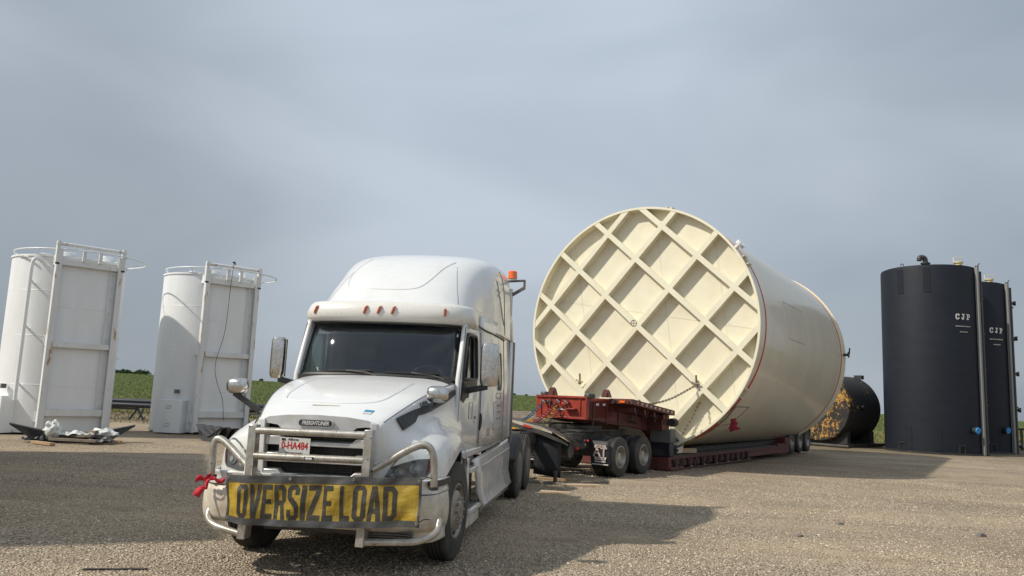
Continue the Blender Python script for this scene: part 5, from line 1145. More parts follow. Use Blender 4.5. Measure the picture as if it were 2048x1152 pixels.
def black_tank(cx, cy, H, view, label):
    T = empty('black_insulated_tank', (cx, cy, -.07), 0); tag(T, label, 'tank', 'black insulated tanks')
    R = 2.04
    MB().lathe([(R,.03),(R,H-.12),(R-.03,H-.03),(R-.12,H+.01),(0,H+.30)], ax='z', n=96).build('shell', m_tankblack, T, smooth=35)
    mb = MB(); rr_ = R+.012
    MB().lathe([(R,0),(R+.03,0),(R+.03,.09),(R,.09)], ax='z', n=96).build('base_ring', m_black, T)
    def wrap(a0, off=.012): return lambda x, z: Vector(((R+off)*math.sin(view+a0+x/R), -(R+off)*math.cos(view+a0+x/R), z))
    # grey cable tray post up the right side with a dark pipe beside it
    a = R_(66); mb = MB(); u = Vector((math.sin(view+a), -math.cos(view+a), 0)); v = Vector((math.cos(view+a), math.sin(view+a), 0))
    def q(au, av, z): return u*(R+au)+v*av+Vector((0,0,z))
    mb.hexa([q(.02,-.08,.02),q(.14,-.08,.02),q(.14,.10,.02),q(.02,.10,.02),q(.02,-.08,H),q(.14,-.08,H),q(.14,.10,H),q(.02,.10,H)])
    ps = mb.build('tray_post', m_post, T, bevel=.01)
    mb = MB().cyl(q(.10,.26,.02), q(.10,.26,H-.2), .07, 10).cyl(q(.07,.42,.02), q(.07,.42,H-.9), .05, 10)
    for z in np.arange(.6, H, 1.6): mb.bar(q(.0,.14,z), q(.12,.5,z), .05, .07)
    mb.build('side_pipe', m_black, T)
    MB().bar(q(.10,.0,H-.02), q(.16,.12,H+.16), .03, .03).bar(q(.08,-.1,H+.01), q(.08,.2,H+.03), .04, .04).build('post_cap', m_black, T)
    for k, z in enumerate(np.linspace(.35, H-.9, 5)):
        aa = R_(88)
        if cx < 21: continue
        u2 = Vector((math.sin(view+aa), -math.cos(view+aa), 0)); MB().cyl(u2*R+Vector((0,0,z)), u2*(R+.26)+Vector((0,0,z)), .07, 10).cyl(u2*(R+.16)+Vector((0,0,z)), u2*(R+.28)+Vector((0,0,z)), .11, 12).build('side_nozzle', m_black, T)
    # lettering
    TA_ = R_(40 if cx < 21 else 44)
    mapped('tank_lettering', slab_cjp(), lambda x, z: wrap(TA_)(x, z+H-2.35), m_stickerw, T, .002)
    for (x0, x1, z) in ((-.38,.38,H-2.80),(-.20,.20,H-3.05)):
        lp = []
        loops = [rect(x0+(x1-x0)*k/9+.004, x0+(x1-x0)*(k+.93)/9, z, z+.045) for k in range(9)]
        mapped('fine_print', poly_mesh_fill(loops, .08), wrap(TA_), m_rim, T, .002)
    # lifting plates top and bottom, blue capped nozzle, feet
    for aa in (-R_(34), -R_(2)):
        z0 = H-1.25; loops = [rect(-.13,.13,z0,z0+1.1)]; mapped('lifting_plate', poly_mesh_fill(loops, .1), wrap(aa, .006), m_tankblack, T, .012)
        mb = MB(); f = wrap(aa, .015); mb.tube([f(.135, z0+.02), f(.135, z0+1.08)], .012, 5); mb.tube([f(-.12, z0), f(.135, z0)], .010, 5); mb.build('plate_edge', m_cable, T)
    for aa in (-R_(28), R_(5)):
        loops = [rect(-.18,.10,.12,1.15)]; mapped('anchor_plate', poly_mesh_fill(loops, .1), wrap(aa, .006), m_tankblack, T, .012)
        f = wrap(aa, .012); MB().tube([f(.11, .14), f(.11, 1.1)], .012, 5).build('plate_edge', m_cable, T)
    for aa in (-R_(38), R_(31)):
        f = wrap(aa, .0); MB().bar(f(-.1,.05), f(-.1,.42), .10, .06).bar(f(.16,.05), f(.16,.42), .05, .06).bar(f(-.14,.40), f(.2,.44), .10, .05).build('anchor_foot', m_cable, T)
    f = wrap(R_(50), 0); g = wrap(R_(50), .17); gg = wrap(R_(50), .22)
    nz = MB().cyl(f(0,1.10), g(0,1.10), .13, 16).cyl(wrap(R_(50),.10)(0,1.10), g(0,1.10), .16, 18).build('nozzle', m_black, T)
    MB().cyl(g(0,1.10), gg(0,1.09), .14, 12).build('blue_cap', m_blue, nz)
    # roof: gooseneck vent, white-and-yellow hatch
    x, y = .05*math.cos(view), -1.4
    vx = Vector((math.sin(view-.05), -math.cos(view-.05), 0))*1.75
    if view: pass
    MB().tube(rounded_path([vx+Vector((0,0,H)), vx+Vector((0,0,H+.36)), vx+Vector((-.26,0,H+.38)), vx+Vector((-.28,0,H+.20))], .17, 6), .11, 12).lathe([(.20,0),(.20,.06),(0,.06)], vx+Vector((0,0,H+.06)), 'z', 16).build('vent_gooseneck', m_black, T)
    hx_ = Vector((math.sin(view+.72), -math.cos(view+.72), 0))*1.85
    ht = MB().cyl(hx_+Vector((0,0,H)), hx_+Vector((0,0,H+.16)), .15, 18).cyl(hx_+Vector((0,0,H+.10)), hx_+Vector((0,0,H+.16)), .20, 18).build('hatch', mat('pale_yellow_hatch', (.60,.52,.26), .5), T)
    MB().bar(hx_+Vector((-.20,0,H+.12)), hx_+Vector((-.20,0,H+.34)), .05, .05).bar(hx_+Vector((-.22,0,H+.33)), hx_+Vector((.22,0,H+.37)), .06, .06).build('hatch_lever', m_stickerw, ht)
    ev = Vector((math.sin(view-.55), -math.cos(view-.55), 0))*(R-.05); MB().tube([ev+Vector((.07*math.cos(a), 0, H+.02+.10*math.sin(a))) for a in np.linspace(0, math.pi, 9)], .02, 6).build('lifting_eye', m_black, T)
    return T
black_tank(19.70, 36.0, 8.42, math.atan2(-19.74, 36), 'black insulated tank lettered CJP standing nearest on the right, in front of its twin')
black_tank(22.75, 38.6, 8.15, math.atan2(-23.0, 38.6), 'black insulated tank lettered CJP at the far right, partly behind the first black tank')

# ================================================================== RUSTY ORANGE-BLACK TANK
OT = empty('peeling_horizontal_tank', (15.0, 37.6, -.07), R_(-51)); tag(OT, 'old horizontal tank with black coating peeling to orange, behind the cream tank', 'tank')
R = 1.60; ob = MB().lathe([(0,.0),(R-.05,.0),(R,.06),(R,3.0),(R-.12,3.3),(R-.5,3.65),(0,3.95)], (0,0,R+.22), 'y', 72).build('shell', m_peel, OT, smooth=35)
mb = MB().box(-1.3,1.3,.3,.6,0,.75).box(-1.3,1.3,2.6,2.9,0,.75); mb.build('saddle', m_black, OT)
MB().tube([(-1.7,-.35,.08),(1.7,-.35,.08)],.07,10).bar((1.35,-.3,.1),(1.35,3.6,.1),.14,.16).bar((-1.35,-.3,.1),(-1.35,3.6,.1),.14,.16).build('skid', m_frame, OT)
MB().box(.35,.75,2.9,3.15,2*R+.10,2*R+.30).build('roof_lug', m_black, OT)
MB().cyl((R*.98,1.2,1.9),(R*1.05,1.2,1.9),.10,14).build('side_nozzle', m_black, OT)
# rust-dark conveyor of pipe racks behind the truck
def wpix(x, y, z=0): return Vector((x, y, z))

# ================================================================== YARD CLUTTER
def loose(name, mb, m, label, cat, loc, rz=0, group=None, **k):
    o = mb.build(name, m, None, **k); o.location = loc; o.rotation_euler = (0,0,rz); tag(o, label, cat, group); return o
# steel saddles lying in front of the white tanks
def saddle_mb(w=1.0, h=.62):
    mb = MB()
    for y in (-.12, .08):
        mb.prism([(-w,h),(-w*.93,h+.02),(-w*.2,.14),(0,.11),(w*.2,.14),(w*.93,h+.02),(w,h),(w*.58,0),(w*.42,-.02),(-w*.42,-.02),(-w*.58,0)], lambda x, z, y=y: Vector((x, y, z+.02)), lambda x, z, y=y: Vector((x, y+.03, z+.02)))
    mb.prism([(-w,h),(-w,h+.03),(-w*.2,.19),(0,.15),(w*.2,.19),(w,h+.03),(w,h),(w*.2,.15),(0,.11),(-w*.2,.15)], lambda x, z: Vector((x, -.16, z+.03)), lambda x, z: Vector((x, .15, z+.03)))
    return mb
sdp = [((-11.95, 21.7, 0), R_(26), 1.52, .44, 'dark steel saddle with upturned ends lying before the leftmost white tank'),
       ((-8.95, 23.9, 0), R_(-46), .90, .42, 'dark steel saddle leaning at the near end of the row before the second white tank'),
       ((-8.70, 23.9, 0), R_(-45), .88, .40, 'second dark steel saddle of the row before the second white tank'),
       ((-8.42, 23.85, 0), R_(-44), .86, .38, 'third dark steel saddle of the row before the second white tank'),
       ((-8.12, 23.8, 0), R_(-43), .84, .34, 'dark steel saddle at the right end of the row before the second white tank')]
for loc, rz, w, h, lab in sdp:
    o = loose('steel_saddle', saddle_mb(w, h), m_rack, lab, 'saddle', loc, rz, 'steel saddles on the ground by the white tanks', bevel=.004)
    tri = MB()
    for s in (-1, 1): tri.prism([(.42*w*s,.16),(.66*w*s,.20),(.70*w*s,.34)], lambda x, z: Vector((x, -.156, z)), lambda x, z: Vector((x, -.150, z)))
    t_ = tri.build('cutout', m_cable, None); t_.parent = o
for (x, y, z, L_, rz, tl, m_, lab) in (
    (-11.9,21.4,.18,1.5,R_(-12),-.05,m_oldwood,'grey weathered plank on top of the saddle before the leftmost white tank'),
    (-11.75,21.75,.26,1.2,R_(-22),-.10,m_oldwood,'dark grey plank crossing behind the plastic bags'),
    (-12.0,20.4,.05,.95,R_(-32),0,m_wood,'brown plank lying on the gravel in front of the saddle by the leftmost tank'),
    (-10.75,21.7,.05,.26,R_(5),0,m_wood,'short brown wood block right of the saddle by the leftmost tank'),
    (-11.6,21.1,.10,1.4,R_(-8),0,m_oldwood,'long grey board lying flat under the plastic bags'),
    (-8.1,23.2,.06,.25,R_(0),0,m_palewood,'small pale wood block beside the row of saddles')):
    loose('wood_plank', MB().box(-L_/2,L_/2,-.07,.07,-.035,.035), m_, lab, 'plank', (x,y,z), rz, 'loose planks near the white tanks', bevel=.006).rotation_euler[1] = tl
def bag(name, loc, sx, sy, sz, seed, lab, tall=False):
    random.seed(seed); bm = bmesh.new(); bmesh.ops.create_icosphere(bm, subdivisions=4, radius=1)
    for v in bm.verts:
        n0 = v.co.normalized(); d = .85+.45*noise.noise(n0*1.8+Vector((seed,0,0)))+.40*abs(noise.noise(n0*3.1+Vector((0,seed,0))))+.12*abs(noise.noise(n0*6))
        if tall and n0.z > .3: d *= 1-.35*abs(math.sin(3*math.atan2(n0.y, n0.x)+seed))*n0.z
        v.co = Vector((n0.x*sx*d, n0.y*sy*d, max(-.9, n0.z)*sz*d+sz*.8))
    for f in bm.faces: f.smooth = True
    me = bpy.data.meshes.new(name); bm.to_mesh(me); bm.free(); me.materials.append(m_plastic); o = bpy.data.objects.new(name, me); COL.objects.link(o); o.location = loc; tag(o, lab, 'bag', 'white plastic bags on the saddle'); return o
bag('plastic_bag', (-12.35,21.35,.16), .24,.18,.24, 3, 'upright crumpled white plastic bag at the left, before the leftmost white tank', True)
bag('plastic_bag', (-11.15,21.75,.16), .38,.22,.13, 8, 'flat crumpled white plastic bag at the right end of the saddle')
def sheet(loc, w, l, seed, lab, m_):
    G = [[(loc[0]+w*(i/9-.5)+.05*noise.noise(Vector((i, j, seed))), loc[1]+l*(j/7-.5)+.05*noise.noise(Vector((j, i, seed+3))), loc[2]+.03+.16*abs(noise.noise(Vector((i*.45, j*.5, seed+.5))))+.05*abs(noise.noise(Vector((i*1.3, j*1.1, seed))))) for j in range(8)] for i in range(10)]
    o = MB().grid(G).build('scrap_sheet', m_, None, smooth=0, solid=.004); tag(o, lab, 'scrap', 'scrap sheets on the ground by the white tanks')
sheet((-11.7,21.5,.16), .9, .5, 2, 'crumpled pale plastic sheet between the two plastic bags', m_plastic)
sheet((-11.0,21.3,.02), .7, .35, 5, 'crumpled dark scrap sheet on the gravel right of the flat plastic bag', m_rack)
sheet((-12.7,21.1,.02), .5, .35, 9, 'small crumpled dark scrap sheet at the left foot of the saddle', m_rack)
sheet((-8.9,24.3,.02), .6, .4, 12, 'pale torn sheet behind the row of dark saddles', m_plastic)
mbb = MB().box(-.5,.5,-.4,.4,.30,.34).box(-.5,.5,-.4,-.3,.12,.30).box(-.5,.5,.3,.4,.12,.30).box(-.5,.5,-.05,.05,.12,.30)
for (x,y,rz,lab) in ((-7.9,25.9,R_(-20),'weathered wooden pallet leaning near the second white tank'),(-7.1,25.6,R_(10),'weathered wooden pallet just left of the truck nose')):
    mb = MB()
    for k in range(6): mb.box(-.55,.55,-.5+.18*k,-.38+.18*k,.13,.15)
    for k in range(3): mb.box(-.55+.5*k,-.47+.5*k,-.5,.52,.03,.13)
    for k in range(3): mb.box(-.55,.55,-.5+.45*k,-.38+.45*k,.0,.02)
    loose('pallet', mb, m_oldwood, lab, 'pallet', (x,y,0), rz, 'wooden pallets by the second tank')
for (x,y,z,lab,m_) in ((-7.95,25.8,.28,'brown timber on the pallet near the second white tank',m_oldwood),(-7.2,25.5,.26,'reddish timber offcut on the pallet left of the truck nose',m_wood)):
    loose('timber_offcut', MB().box(-.42,.42,-.1,.1,-.09,.09), m_, lab, 'timber', (x,y,z), R_(-8), bevel=.01)
# wood litter on the gravel between the drives and the dolly
random.seed(11); gi = 0
for (x,y,L_,rz,m_,lab) in ((.70,16.2,1.1,-20,m_oldwood,'dark split plank on the gravel right behind the truck drive wheels'),(1.55,15.9,.75,6,m_palewood,'pale plank on the gravel in front of the black mud flap'),(1.15,16.9,.9,-8,m_wood,'brown plank on the gravel under the plain black mud flap'),
    (.95,14.6,.55,-10,m_palewood,'thin pale stick on the gravel right of the truck drive wheels'),(1.9,16.6,.6,14,m_oldwood,'grey plank under the dolly frame'),(1.0,15.4,.35,-25,m_palewood,'short pale splinter between the planks')):
    loose('wood_plank', MB().box(-L_/2,L_/2,-.05,.05,0,.045), m_, lab, 'plank', (x,y,.0), R_(rz), 'wood litter behind the truck', bevel=.006)
loose('jack_foot', MB().box(-.12,.12,-.12,.12,0,.03).cyl((0,0,.03),(0,0,.25),.04,10), m_frame, 'small black jack foot on the gravel under the plain mud flap', 'jack', (1.05,16.3,0))
o_ = MB().grid([[Vector((x, y, .012+.02*abs(noise.noise(Vector((x*4, y*9, 1)))))) for y in (-.02,.0,.02)] for x in np.linspace(-.28,.28,14)])
loose('rubber_scrap', o_, m_rubber, 'thin strip of torn black rubber on the gravel left of the truck nose', 'scrap', (-3.62, 7.55, .0), R_(12), solid=.01)
for (x, y, r_, lab) in ((4.1, 10.95, .030, 'dark fist-sized stone on the open gravel nearest the camera, right of the truck'), (5.2, 12.2, .032, 'dark stone on the open gravel in the middle of the yard'), (7.0, 11.6, .045, 'flat dark stone on the gravel below the black tanks')):
    bm = bmesh.new(); bmesh.ops.create_icosphere(bm, subdivisions=3, radius=1)
    for v in bm.verts: d = 1+.35*noise.noise(v.co*1.4+Vector((x,0,0))); v.co = Vector((v.co.x*r_*1.5*d, v.co.y*r_*d, v.co.z*r_*.7*d+r_*.4))
    me = bpy.data.meshes.new('stone'); bm.to_mesh(me); bm.free(); me.materials.append(m_rimdark); o = bpy.data.objects.new('stone', me); COL.objects.link(o); o.location = (x, y, 0); tag(o, lab, 'stone', 'larger stones on the gravel')
# pipe on trestles behind the white tanks
def trestle():
    mb = MB()
    for x in (-.75, .75):
        mb.bar((x-.0,-.05,.52),(x-.34,-.05,0),.07,.07).bar((x,-.05,.52),(x+.30,-.05,0),.07,.07).bar((x,.5,.5),(x-.2,.5,0),.06,.06)
    mb.bar((-.8,-.05,.50),(.8,-.05,.48),.08,.08); return mb
loose('pipe_trestle', trestle(), m_rack, 'dark steel trestle under the black pipe between the two white tanks', 'trestle', (-17.15,34.8,0), R_(-2), 'pipe trestles')
loose('pipe_trestle', trestle(), m_rack, 'dark steel trestle under the black pipe beside the truck nose', 'trestle', (-10.6,33.9,0), R_(-4), 'pipe trestles')
pp = MB()
for z, y in ((.66,0),(.83,.13)): pp.tube([(-9,y,z),(5.5,y-.25,z-.02)], .11, 14)
loose('long_pipe', pp, m_pipe, 'long black coated pipes lying on trestles behind the white tanks', 'pipe', (-15.5,34.6,0), R_(0))
# racks of brown pipe behind the truck and the yellow stand
for k, (y, z) in enumerate(((38.5,.72),(39.3,.80),(40.2,.88))):
    loose('pipe_stack', MB().tube([(-5,0,z),(3.5,.3,z)], .16, 10).bar((-3.6,0,.0),(-3.6,0,z),.16,.16).bar((-1.0,0,0),(-1.0,0,z),.16,.16).bar((1.6,0,0),(1.6,0,z),.16,.16), m_oldwood, ('nearest','middle','farthest')[k]+' dark brown rail of the pipe rack seen between the truck and the trailer', 'rack', (1.8, y-4.5, 0), 0, 'pipe rack rails')
mb = MB().prism([(-.55,.0),(-.10,.42),(.10,.42),(.55,0)], lambda x, z: Vector((x,-.1,z+.55)), lambda x, z: Vector((x,.1,z+.55))).bar((-.6,0,.55),(3.2,0,.50),.14,.16).bar((-.5,0,0),(-.5,0,.55),.1,.1).bar((2.6,0,0),(2.6,0,.5),.1,.1)
loose('yellow_stand', mb, m_yell2, 'yellow steel stand with a peaked plate behind the truck cab', 'stand', (.75, 27.5, 0), R_(-4), bevel=.01)
# things seen past the black tanks
loose('fence_rail', MB().bar((-.2,0,1.15),(6,0,1.12),.10,.10).bar((.8,0,0),(.8,0,1.15),.1,.1).bar((4.5,0,0),(4.5,0,1.15),.1,.1), m_frame, 'dark rail on posts right of the far black tank', 'rail', (26.2,41.0,-.1), R_(-8))
loose('tie_line', MB().bar((-.5,0,.06),(1.9,.2,.05),.10,.12), m_frame, 'low dark skid beam beside the foot of the peeling tank', 'beam', (18.4,40.0,-.07), R_(10))

# ================================================================== TERRAIN
def sstep(a, b, x): t = np.clip((x-a)/(b-a), 0, 1); return t*t*(3-2*t)
def tz(x, y):
    x = np.asarray(x, float); y = np.asarray(y, float)
    near = -.07*sstep(24, 36, x+y)*sstep(-2, 6, x)
    crest = 1.82-3.45*np.clip(x/np.maximum(y, 30), -.9, .9)
    far = sstep(44, 250, y)*(crest) - sstep(270, 1200, y)*30
    return near+far
xs = np.unique(np.concatenate([np.linspace(-1500,-80,15), np.linspace(-80,80,65), np.linspace(80,1500,15)]))
ys = np.unique(np.concatenate([np.linspace(-400,0,6), np.linspace(0,60,31), np.linspace(60,330,28), np.linspace(330,1500,12)]))
XX, YY = np.meshgrid(xs, ys, indexing='ij'); ZZ = tz(XX, YY)
G = [[(XX[i,j], YY[i,j], ZZ[i,j]) for j in range(len(ys))] for i in range(len(xs))]
def mat_ground():
    m = bpy.data.materials.new('gravel_and_field'); m.use_nodes = True; N = m.node_tree.nodes; L = m.node_tree.links; b = N['Principled BSDF']; b.inputs['Roughness'].default_value = .92; b.inputs['Specular IOR Level'].default_value = .2
    t = N.new('ShaderNodeNewGeometry'); P_ = t.outputs['Position']
    def noi(sc, det=5, ro=.6, dis=0): n = N.new('ShaderNodeTexNoise'); n.inputs['Scale'].default_value = sc; n.inputs['Detail'].default_value = det; n.inputs['Roughness'].default_value = ro; n.inputs['Distortion'].default_value = dis; L.new(P_, n.inputs['Vector']); return n.outputs['Fac']
    def vor(sc, feat='F1', out='Distance'): n = N.new('ShaderNodeTexVoronoi'); n.feature = feat; n.inputs['Scale'].default_value = sc; n.inputs['Randomness'].default_value = 1; L.new(P_, n.inputs['Vector']); return n.outputs[out]
    def ramp(v, st):
        r = N.new('ShaderNodeValToRGB'); e = r.color_ramp.elements
        while len(e) < len(st): e.new(.5)
        for q, (p, c) in zip(e, st): q.position = p; q.color = (*c, 1)
        L.new(v, r.inputs['Fac']); return r.outputs['Color']
    def mix(f, a, c, bt='MIX'):
        x = N.new('ShaderNodeMixRGB'); x.blend_type = bt
        if isinstance(f, float): x.inputs['Fac'].default_value = f
        else: L.new(f, x.inputs['Fac'])
        L.new(a, x.inputs['Color1']); L.new(c, x.inputs['Color2']); return x.outputs[0]
    def mrg(v, a, c, lo=0, hi=1): r = N.new('ShaderNodeMapRange'); r.inputs['From Min'].default_value = a; r.inputs['From Max'].default_value = c; r.inputs['To Min'].default_value = lo; r.inputs['To Max'].default_value = hi; L.new(v, r.inputs['Value']); return r.outputs[0]
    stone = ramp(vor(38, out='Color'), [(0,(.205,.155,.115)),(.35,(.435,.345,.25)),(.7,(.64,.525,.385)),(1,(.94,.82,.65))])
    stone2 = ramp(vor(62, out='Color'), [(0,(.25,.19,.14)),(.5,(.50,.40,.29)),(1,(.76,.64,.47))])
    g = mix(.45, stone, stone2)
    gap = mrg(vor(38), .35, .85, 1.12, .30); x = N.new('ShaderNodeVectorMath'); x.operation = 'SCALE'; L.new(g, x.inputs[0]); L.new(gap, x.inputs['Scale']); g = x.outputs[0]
    dust = ramp(noi(9, 7, .7), [(.3,(.45,.345,.24)),(.7,(.62,.495,.345))])
    mp_ = N.new('ShaderNodeMapping'); mp_.inputs['Scale'].default_value = (.16,.55,1); mp_.inputs['Rotation'].default_value = (0,0,R_(30)); L.new(P_, mp_.inputs['Vector'])
    n = N.new('ShaderNodeTexNoise'); n.inputs['Scale'].default_value = 1.2; n.inputs['Detail'].default_value = 5; n.inputs['Roughness'].default_value = .6; L.new(mp_.outputs[0], n.inputs['Vector'])
    tw = N.new('ShaderNodeTexWave'); tw.inputs['Scale'].default_value = .17; tw.inputs['Distortion'].default_value = 5.5; tw.inputs['Detail'].default_value = 2; tw.inputs['Detail Scale'].default_value = .35; tw.bands_direction = 'Y'; L.new(mp_.outputs[0], tw.inputs['Vector'])   # compacted wheel tracks wandering across the yard
    tk = N.new('ShaderNodeMath'); tk.operation = 'MULTIPLY'; L.new(mrg(tw.outputs['Fac'], .72, .95, 0, .75), tk.inputs[0]); L.new(mrg(noi(1.4, 5, .7), .35, .6, .2, 1), tk.inputs[1])
    g = mix(mrg(n.outputs['Fac'], .46, .68, 0, .62), g, dust)
    g = mix(tk.outputs[0], g, dust)
    tv = N.new('ShaderNodeTexWave'); tv.inputs['Scale'].default_value = .42; tv.inputs['Distortion'].default_value = 7; tv.inputs['Detail'].default_value = 3; tv.inputs['Detail Scale'].default_value = .5; tv.bands_direction = 'Y'; L.new(mp_.outputs[0], tv.inputs['Vector'])
    dark_brown = ramp(noi(14, 6, .7), [(.3,(.20,.15,.105)),(.7,(.40,.32,.23))])  # darker brown, mixed into narrow ruts and broad patches
    tq = N.new('ShaderNodeMath'); tq.operation = 'MULTIPLY'; L.new(mrg(tv.outputs['Fac'], .86, .97, 0, .55), tq.inputs[0]); L.new(mrg(noi(.8, 4, .7), .42, .62, 0, 1), tq.inputs[1])
    g = mix(tq.outputs[0], g, dark_brown)
    g = mix(mrg(noi(.55, 5, .65), .55, .72, 0, .38), g, dark_brown)
    big = mrg(noi(.35, 4), .3, .7, .72, 1.04); x = N.new('ShaderNodeVectorMath'); x.operation = 'SCALE'; L.new(g, x.inputs[0]); L.new(big, x.inputs['Scale']); g = x.outputs[0]
    s = N.new('ShaderNodeSeparateXYZ'); L.new(P_, s.inputs[0])
    # field beyond the yard edge
    grass = ramp(noi(.5, 8, .75), [(.28,(.045,.065,.018)),(.5,(.075,.105,.026)),(.72,(.13,.155,.04))])
    dry = ramp(noi(1.1, 8, .7), [(.3,(.12,.11,.04)),(.7,(.22,.19,.07))])
    weeds = ramp(noi(1.6, 8, .7), [(.32,(.20,.16,.11)),(.55,(.24,.19,.12)),(.72,(.12,.12,.045))])
    yy = N.new('ShaderNodeMath'); yy.operation = 'ADD'; L.new(s.outputs['Y'], yy.inputs[0]); L.new(mrg(noi(.18, 5), .2, .8, -6, 6), yy.inputs[1])
    fld = mix(mrg(yy.outputs[0], 62, 74), dry, grass)
    g = mix(mrg(yy.outputs[0], 31, 36), g, weeds); g = mix(mrg(yy.outputs[0], 44, 50), g, fld)
    L.new(g, b.inputs['Base Color'])
    h = N.new('ShaderNodeMath'); h.operation = 'ADD'; L.new(mrg(vor(38), 0, .8, 1, 0), h.inputs[0]); L.new(mrg(noi(18, 6, .7), 0, 1, 0, .8), h.inputs[1])
    bp = N.new('ShaderNodeBump'); bp.inputs['Strength'].default_value = 1.0; bp.inputs['Distance'].default_value = .032; L.new(h.outputs[0], bp.inputs['Height']); L.new(bp.outputs[0], b.inputs['Normal'])
    return m
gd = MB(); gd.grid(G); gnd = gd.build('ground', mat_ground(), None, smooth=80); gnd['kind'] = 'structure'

# loose stones close to the camera (real geometry, one heap of gravel)
def scatter_mesh(name, base_v, base_f, pos, scl, rot, m):
    n = len(pos); bv = np.array(base_v); nb = len(bv); c, s = np.cos(rot), np.sin(rot)
    V = bv[None]*scl[:, None, :]; X = V[..., 0]*c[:, None]-V[..., 1]*s[:, None]; Y = V[..., 0]*s[:, None]+V[..., 1]*c[:, None]
    V = np.stack([X, Y, V[..., 2]], -1)+pos[:, None, :]
    F = (np.array(base_f)[None]+(np.arange(n)*nb)[:, None, None]).reshape(-1, len(base_f[0]))
    me = bpy.data.meshes.new(name); me.vertices.add(n*nb); me.vertices.foreach_set('co', V.reshape(-1).astype(np.float32))
    k = F.shape[1]; me.loops.add(F.size); me.loops.foreach_set('vertex_index', F.reshape(-1).astype(np.int32)); me.polygons.add(len(F)); me.polygons.foreach_set('loop_start', (np.arange(len(F))*k).astype(np.int32)); me.update(); me.validate()
    me.materials.append(m); o = bpy.data.objects.new(name, me); COL.objects.link(o); return o
def mat_island(name, cols, rough=.85):
    m = bpy.data.materials.new(name); m.use_nodes = True; N = m.node_tree.nodes; L = m.node_tree.links; b = N['Principled BSDF']; b.inputs['Roughness'].default_value = rough; b.inputs['Specular IOR Level'].default_value = .2
    g = N.new('ShaderNodeNewGeometry'); r = N.new('ShaderNodeValToRGB'); e = r.color_ramp.elements
    while len(e) < len(cols): e.new(.5)
    for i, (q, c) in enumerate(zip(e, cols)): q.position = i/(len(cols)-1); q.color = (*c, 1)
    L.new(g.outputs['Random Per Island'], r.inputs['Fac']); L.new(r.outputs['Color'], b.inputs['Base Color']); return m
oc = [(1,0,0),(0,1,0),(-1,0,0),(0,-1,0),(0,0,1),(0,0,-.5),(.72,.72,.5),(-.7,-.7,.5)]
of = [(0,6,4),(6,1,4),(1,2,4),(2,7,4),(7,3,4),(3,0,4),(0,1,6),(2,3,7),(1,0,5),(2,1,5),(3,2,5),(0,3,5)]
NS = 230000
d = 5.2+ (RNG.random(NS)**1.35)*19; ang = RNG.uniform(-.66, .66, NS); px_ = d*np.sin(ang)*1.03; py_ = d*np.cos(ang)
cl = np.sin(px_*1.7+.8*py_)*np.sin(py_*1.3-.5*px_+1)+.6*np.sin(px_*.5-py_*.9); keep = RNG.random(NS) < np.clip(.68+.32*cl+.22*np.sin(px_*.9-2.2*py_+2*np.sin(px_*.6)), .22, 1)
px_, py_ = px_[keep], py_[keep]; n_s = len(px_)
sz = np.minimum(RNG.gamma(3, .0014, n_s)+.004, .028); sc = np.stack([sz*RNG.uniform(.8,1.5,n_s), sz*RNG.uniform(.7,1.2,n_s), sz*RNG.uniform(.5,.9,n_s)], -1)
gv = scatter_mesh('gravel', oc, of, np.stack([px_, py_, tz(px_, py_)+sz*.15], -1), sc, RNG.uniform(0, 6.28, n_s), mat_island('gravel_stones', [(.20,.155,.115),(.39,.315,.23),(.53,.435,.33),(.63,.53,.40),(.78,.70,.57)]))
gv['kind'] = 'stuff'
# grass and weeds beyond the yard
blade = [(-.5,0,0),(.5,0,0),(.1,.25,1)]
NG = 90000
gy = 41+ (RNG.random(NG)**1.7)*170; gx_ = gy*RNG.uniform(-.72, .74, NG); gh = RNG.uniform(.03,.11,NG)*(1+.5*RNG.random(NG)**3)+.03
gs = scatter_mesh('field_grass', blade, [(0,1,2)], np.stack([gx_, gy, tz(gx_, gy)], -1), np.stack([RNG.uniform(.03,.07,NG)*(gy/45), RNG.uniform(.2,.8,NG)*.3, gh], -1), RNG.uniform(0,6.28,NG), mat_island('grass_blades', [(.085,.115,.03),(.12,.15,.04),(.17,.185,.055),(.24,.22,.08)]))
gs['kind'] = 'stuff'
NW = 9000
wx = np.concatenate([RNG.uniform(-30,4,NW), RNG.uniform(17,34,NW//3)]); wy = np.concatenate([RNG.uniform(32,43,NW), RNG.uniform(41,47,NW//3)]); nw = len(wx)
ws_ = scatter_mesh('yard_weeds', blade, [(0,1,2)], np.stack([wx, wy, tz(wx, wy)], -1), np.stack([RNG.uniform(.02,.045,nw), RNG.uniform(.3,.9,nw)*.3, RNG.uniform(.03,.16,nw)], -1), RNG.uniform(0,6.28,nw), mat_island('weed_blades', [(.10,.11,.035),(.20,.17,.09),(.28,.23,.14),(.13,.14,.045)]))
ws_['kind'] = 'stuff'
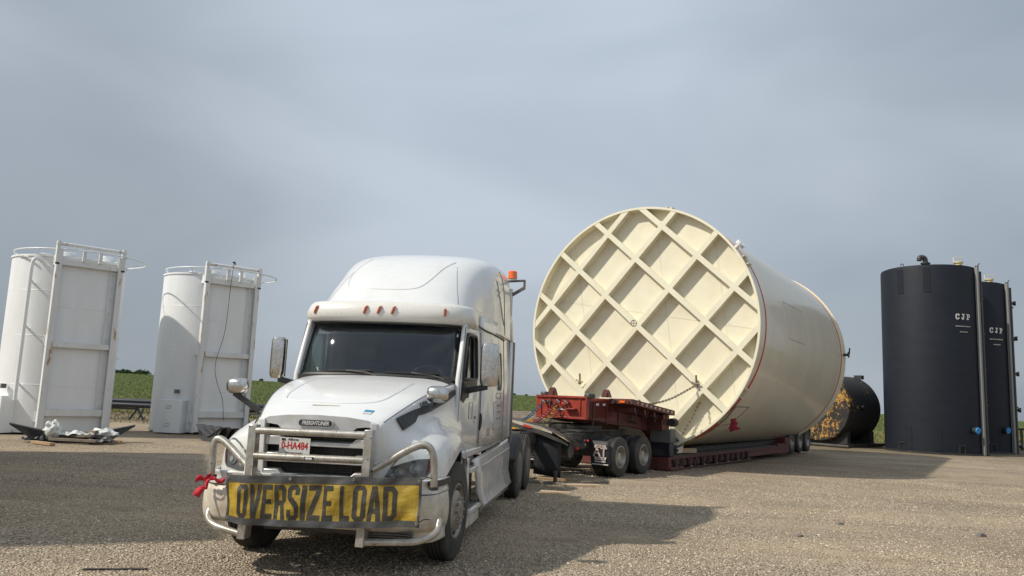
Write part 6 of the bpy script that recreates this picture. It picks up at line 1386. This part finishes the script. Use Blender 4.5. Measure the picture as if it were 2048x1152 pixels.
# bushes on the skyline and beside the black tanks
def bush(x, y, w, h, lab, seed, leaf=.10, n=900):
    r = np.random.default_rng(seed); th = r.uniform(0, 6.28, n); ph = np.arccos(r.uniform(-.2, 1, n)); rad = r.uniform(.45, 1, n)**.6
    lob = 1+.28*np.sin(th*3+seed)+.2*np.sin(th*5+ph*3); p = np.stack([x+w*rad*lob*np.sin(ph)*np.cos(th), y+w*.7*rad*lob*np.sin(ph)*np.sin(th), tz(x, y)+h*rad*np.cos(ph)*(1+.25*np.sin(th*2+seed))+.05], -1)
    o = scatter_mesh('bush', [(-1,0,-.6),(1,.2,-.5),(.8,-.1,.7),(-.7,.3,.6)], [(0,1,2,3)], p, np.stack([r.uniform(.6,1.3,n)*leaf]*3, -1), r.uniform(0,6.28,n), m_leafi); tag(o, lab, 'bush', 'bushes along the skyline' if y > 100 else None); return o
m_leafi = mat_island('bush_leaf_mix', [(.025,.045,.014),(.045,.075,.02),(.075,.11,.03)])
for k, (u_, sc_) in enumerate(((-.505,.9),(-.496,1.3),(-.489,1.1),(-.480,.8),(-.474,1.5),(-.468,1.3),(-.335,.7),(-.318,.5),(.008,.35),(.024,.3))):
    bush(u_*236, 236, 1.1*sc_, .85*sc_, ('leftmost dark bush on the skyline beside the first white tank','second small bush from the left on the skyline between the white tanks','third bush on the skyline between the white tanks','low gap-filling bush on the skyline between the white tanks','tallest dark bush on the skyline between the white tanks','rightmost bush on the skyline touching the second white tank','low bush on the skyline right of the second white tank','smaller low bush on the skyline behind the truck mirror','tiny bush on the skyline right of the truck cab','tiny bush on the skyline left of the red headboard')[k], 20+k, .16, 350)
bush(18.9, 42.5, .7, 1.0, 'green weedy bush between the peeling tank and the first black tank', 5, .05, 1600)
# power poles far off
mb = MB().cyl((0,0,0),(0,0,9),.16,8).bar((-1.2,0,8.3),(1.2,0,8.3),.12,.14)
pl_ = loose('utility_pole', mb, m_oldwood, 'tiny wooden utility pole on the skyline beside the leftmost white tank', 'pole', (-118, 232, 0), 0); pl_.location.z = float(tz(-118, 232))-4.2
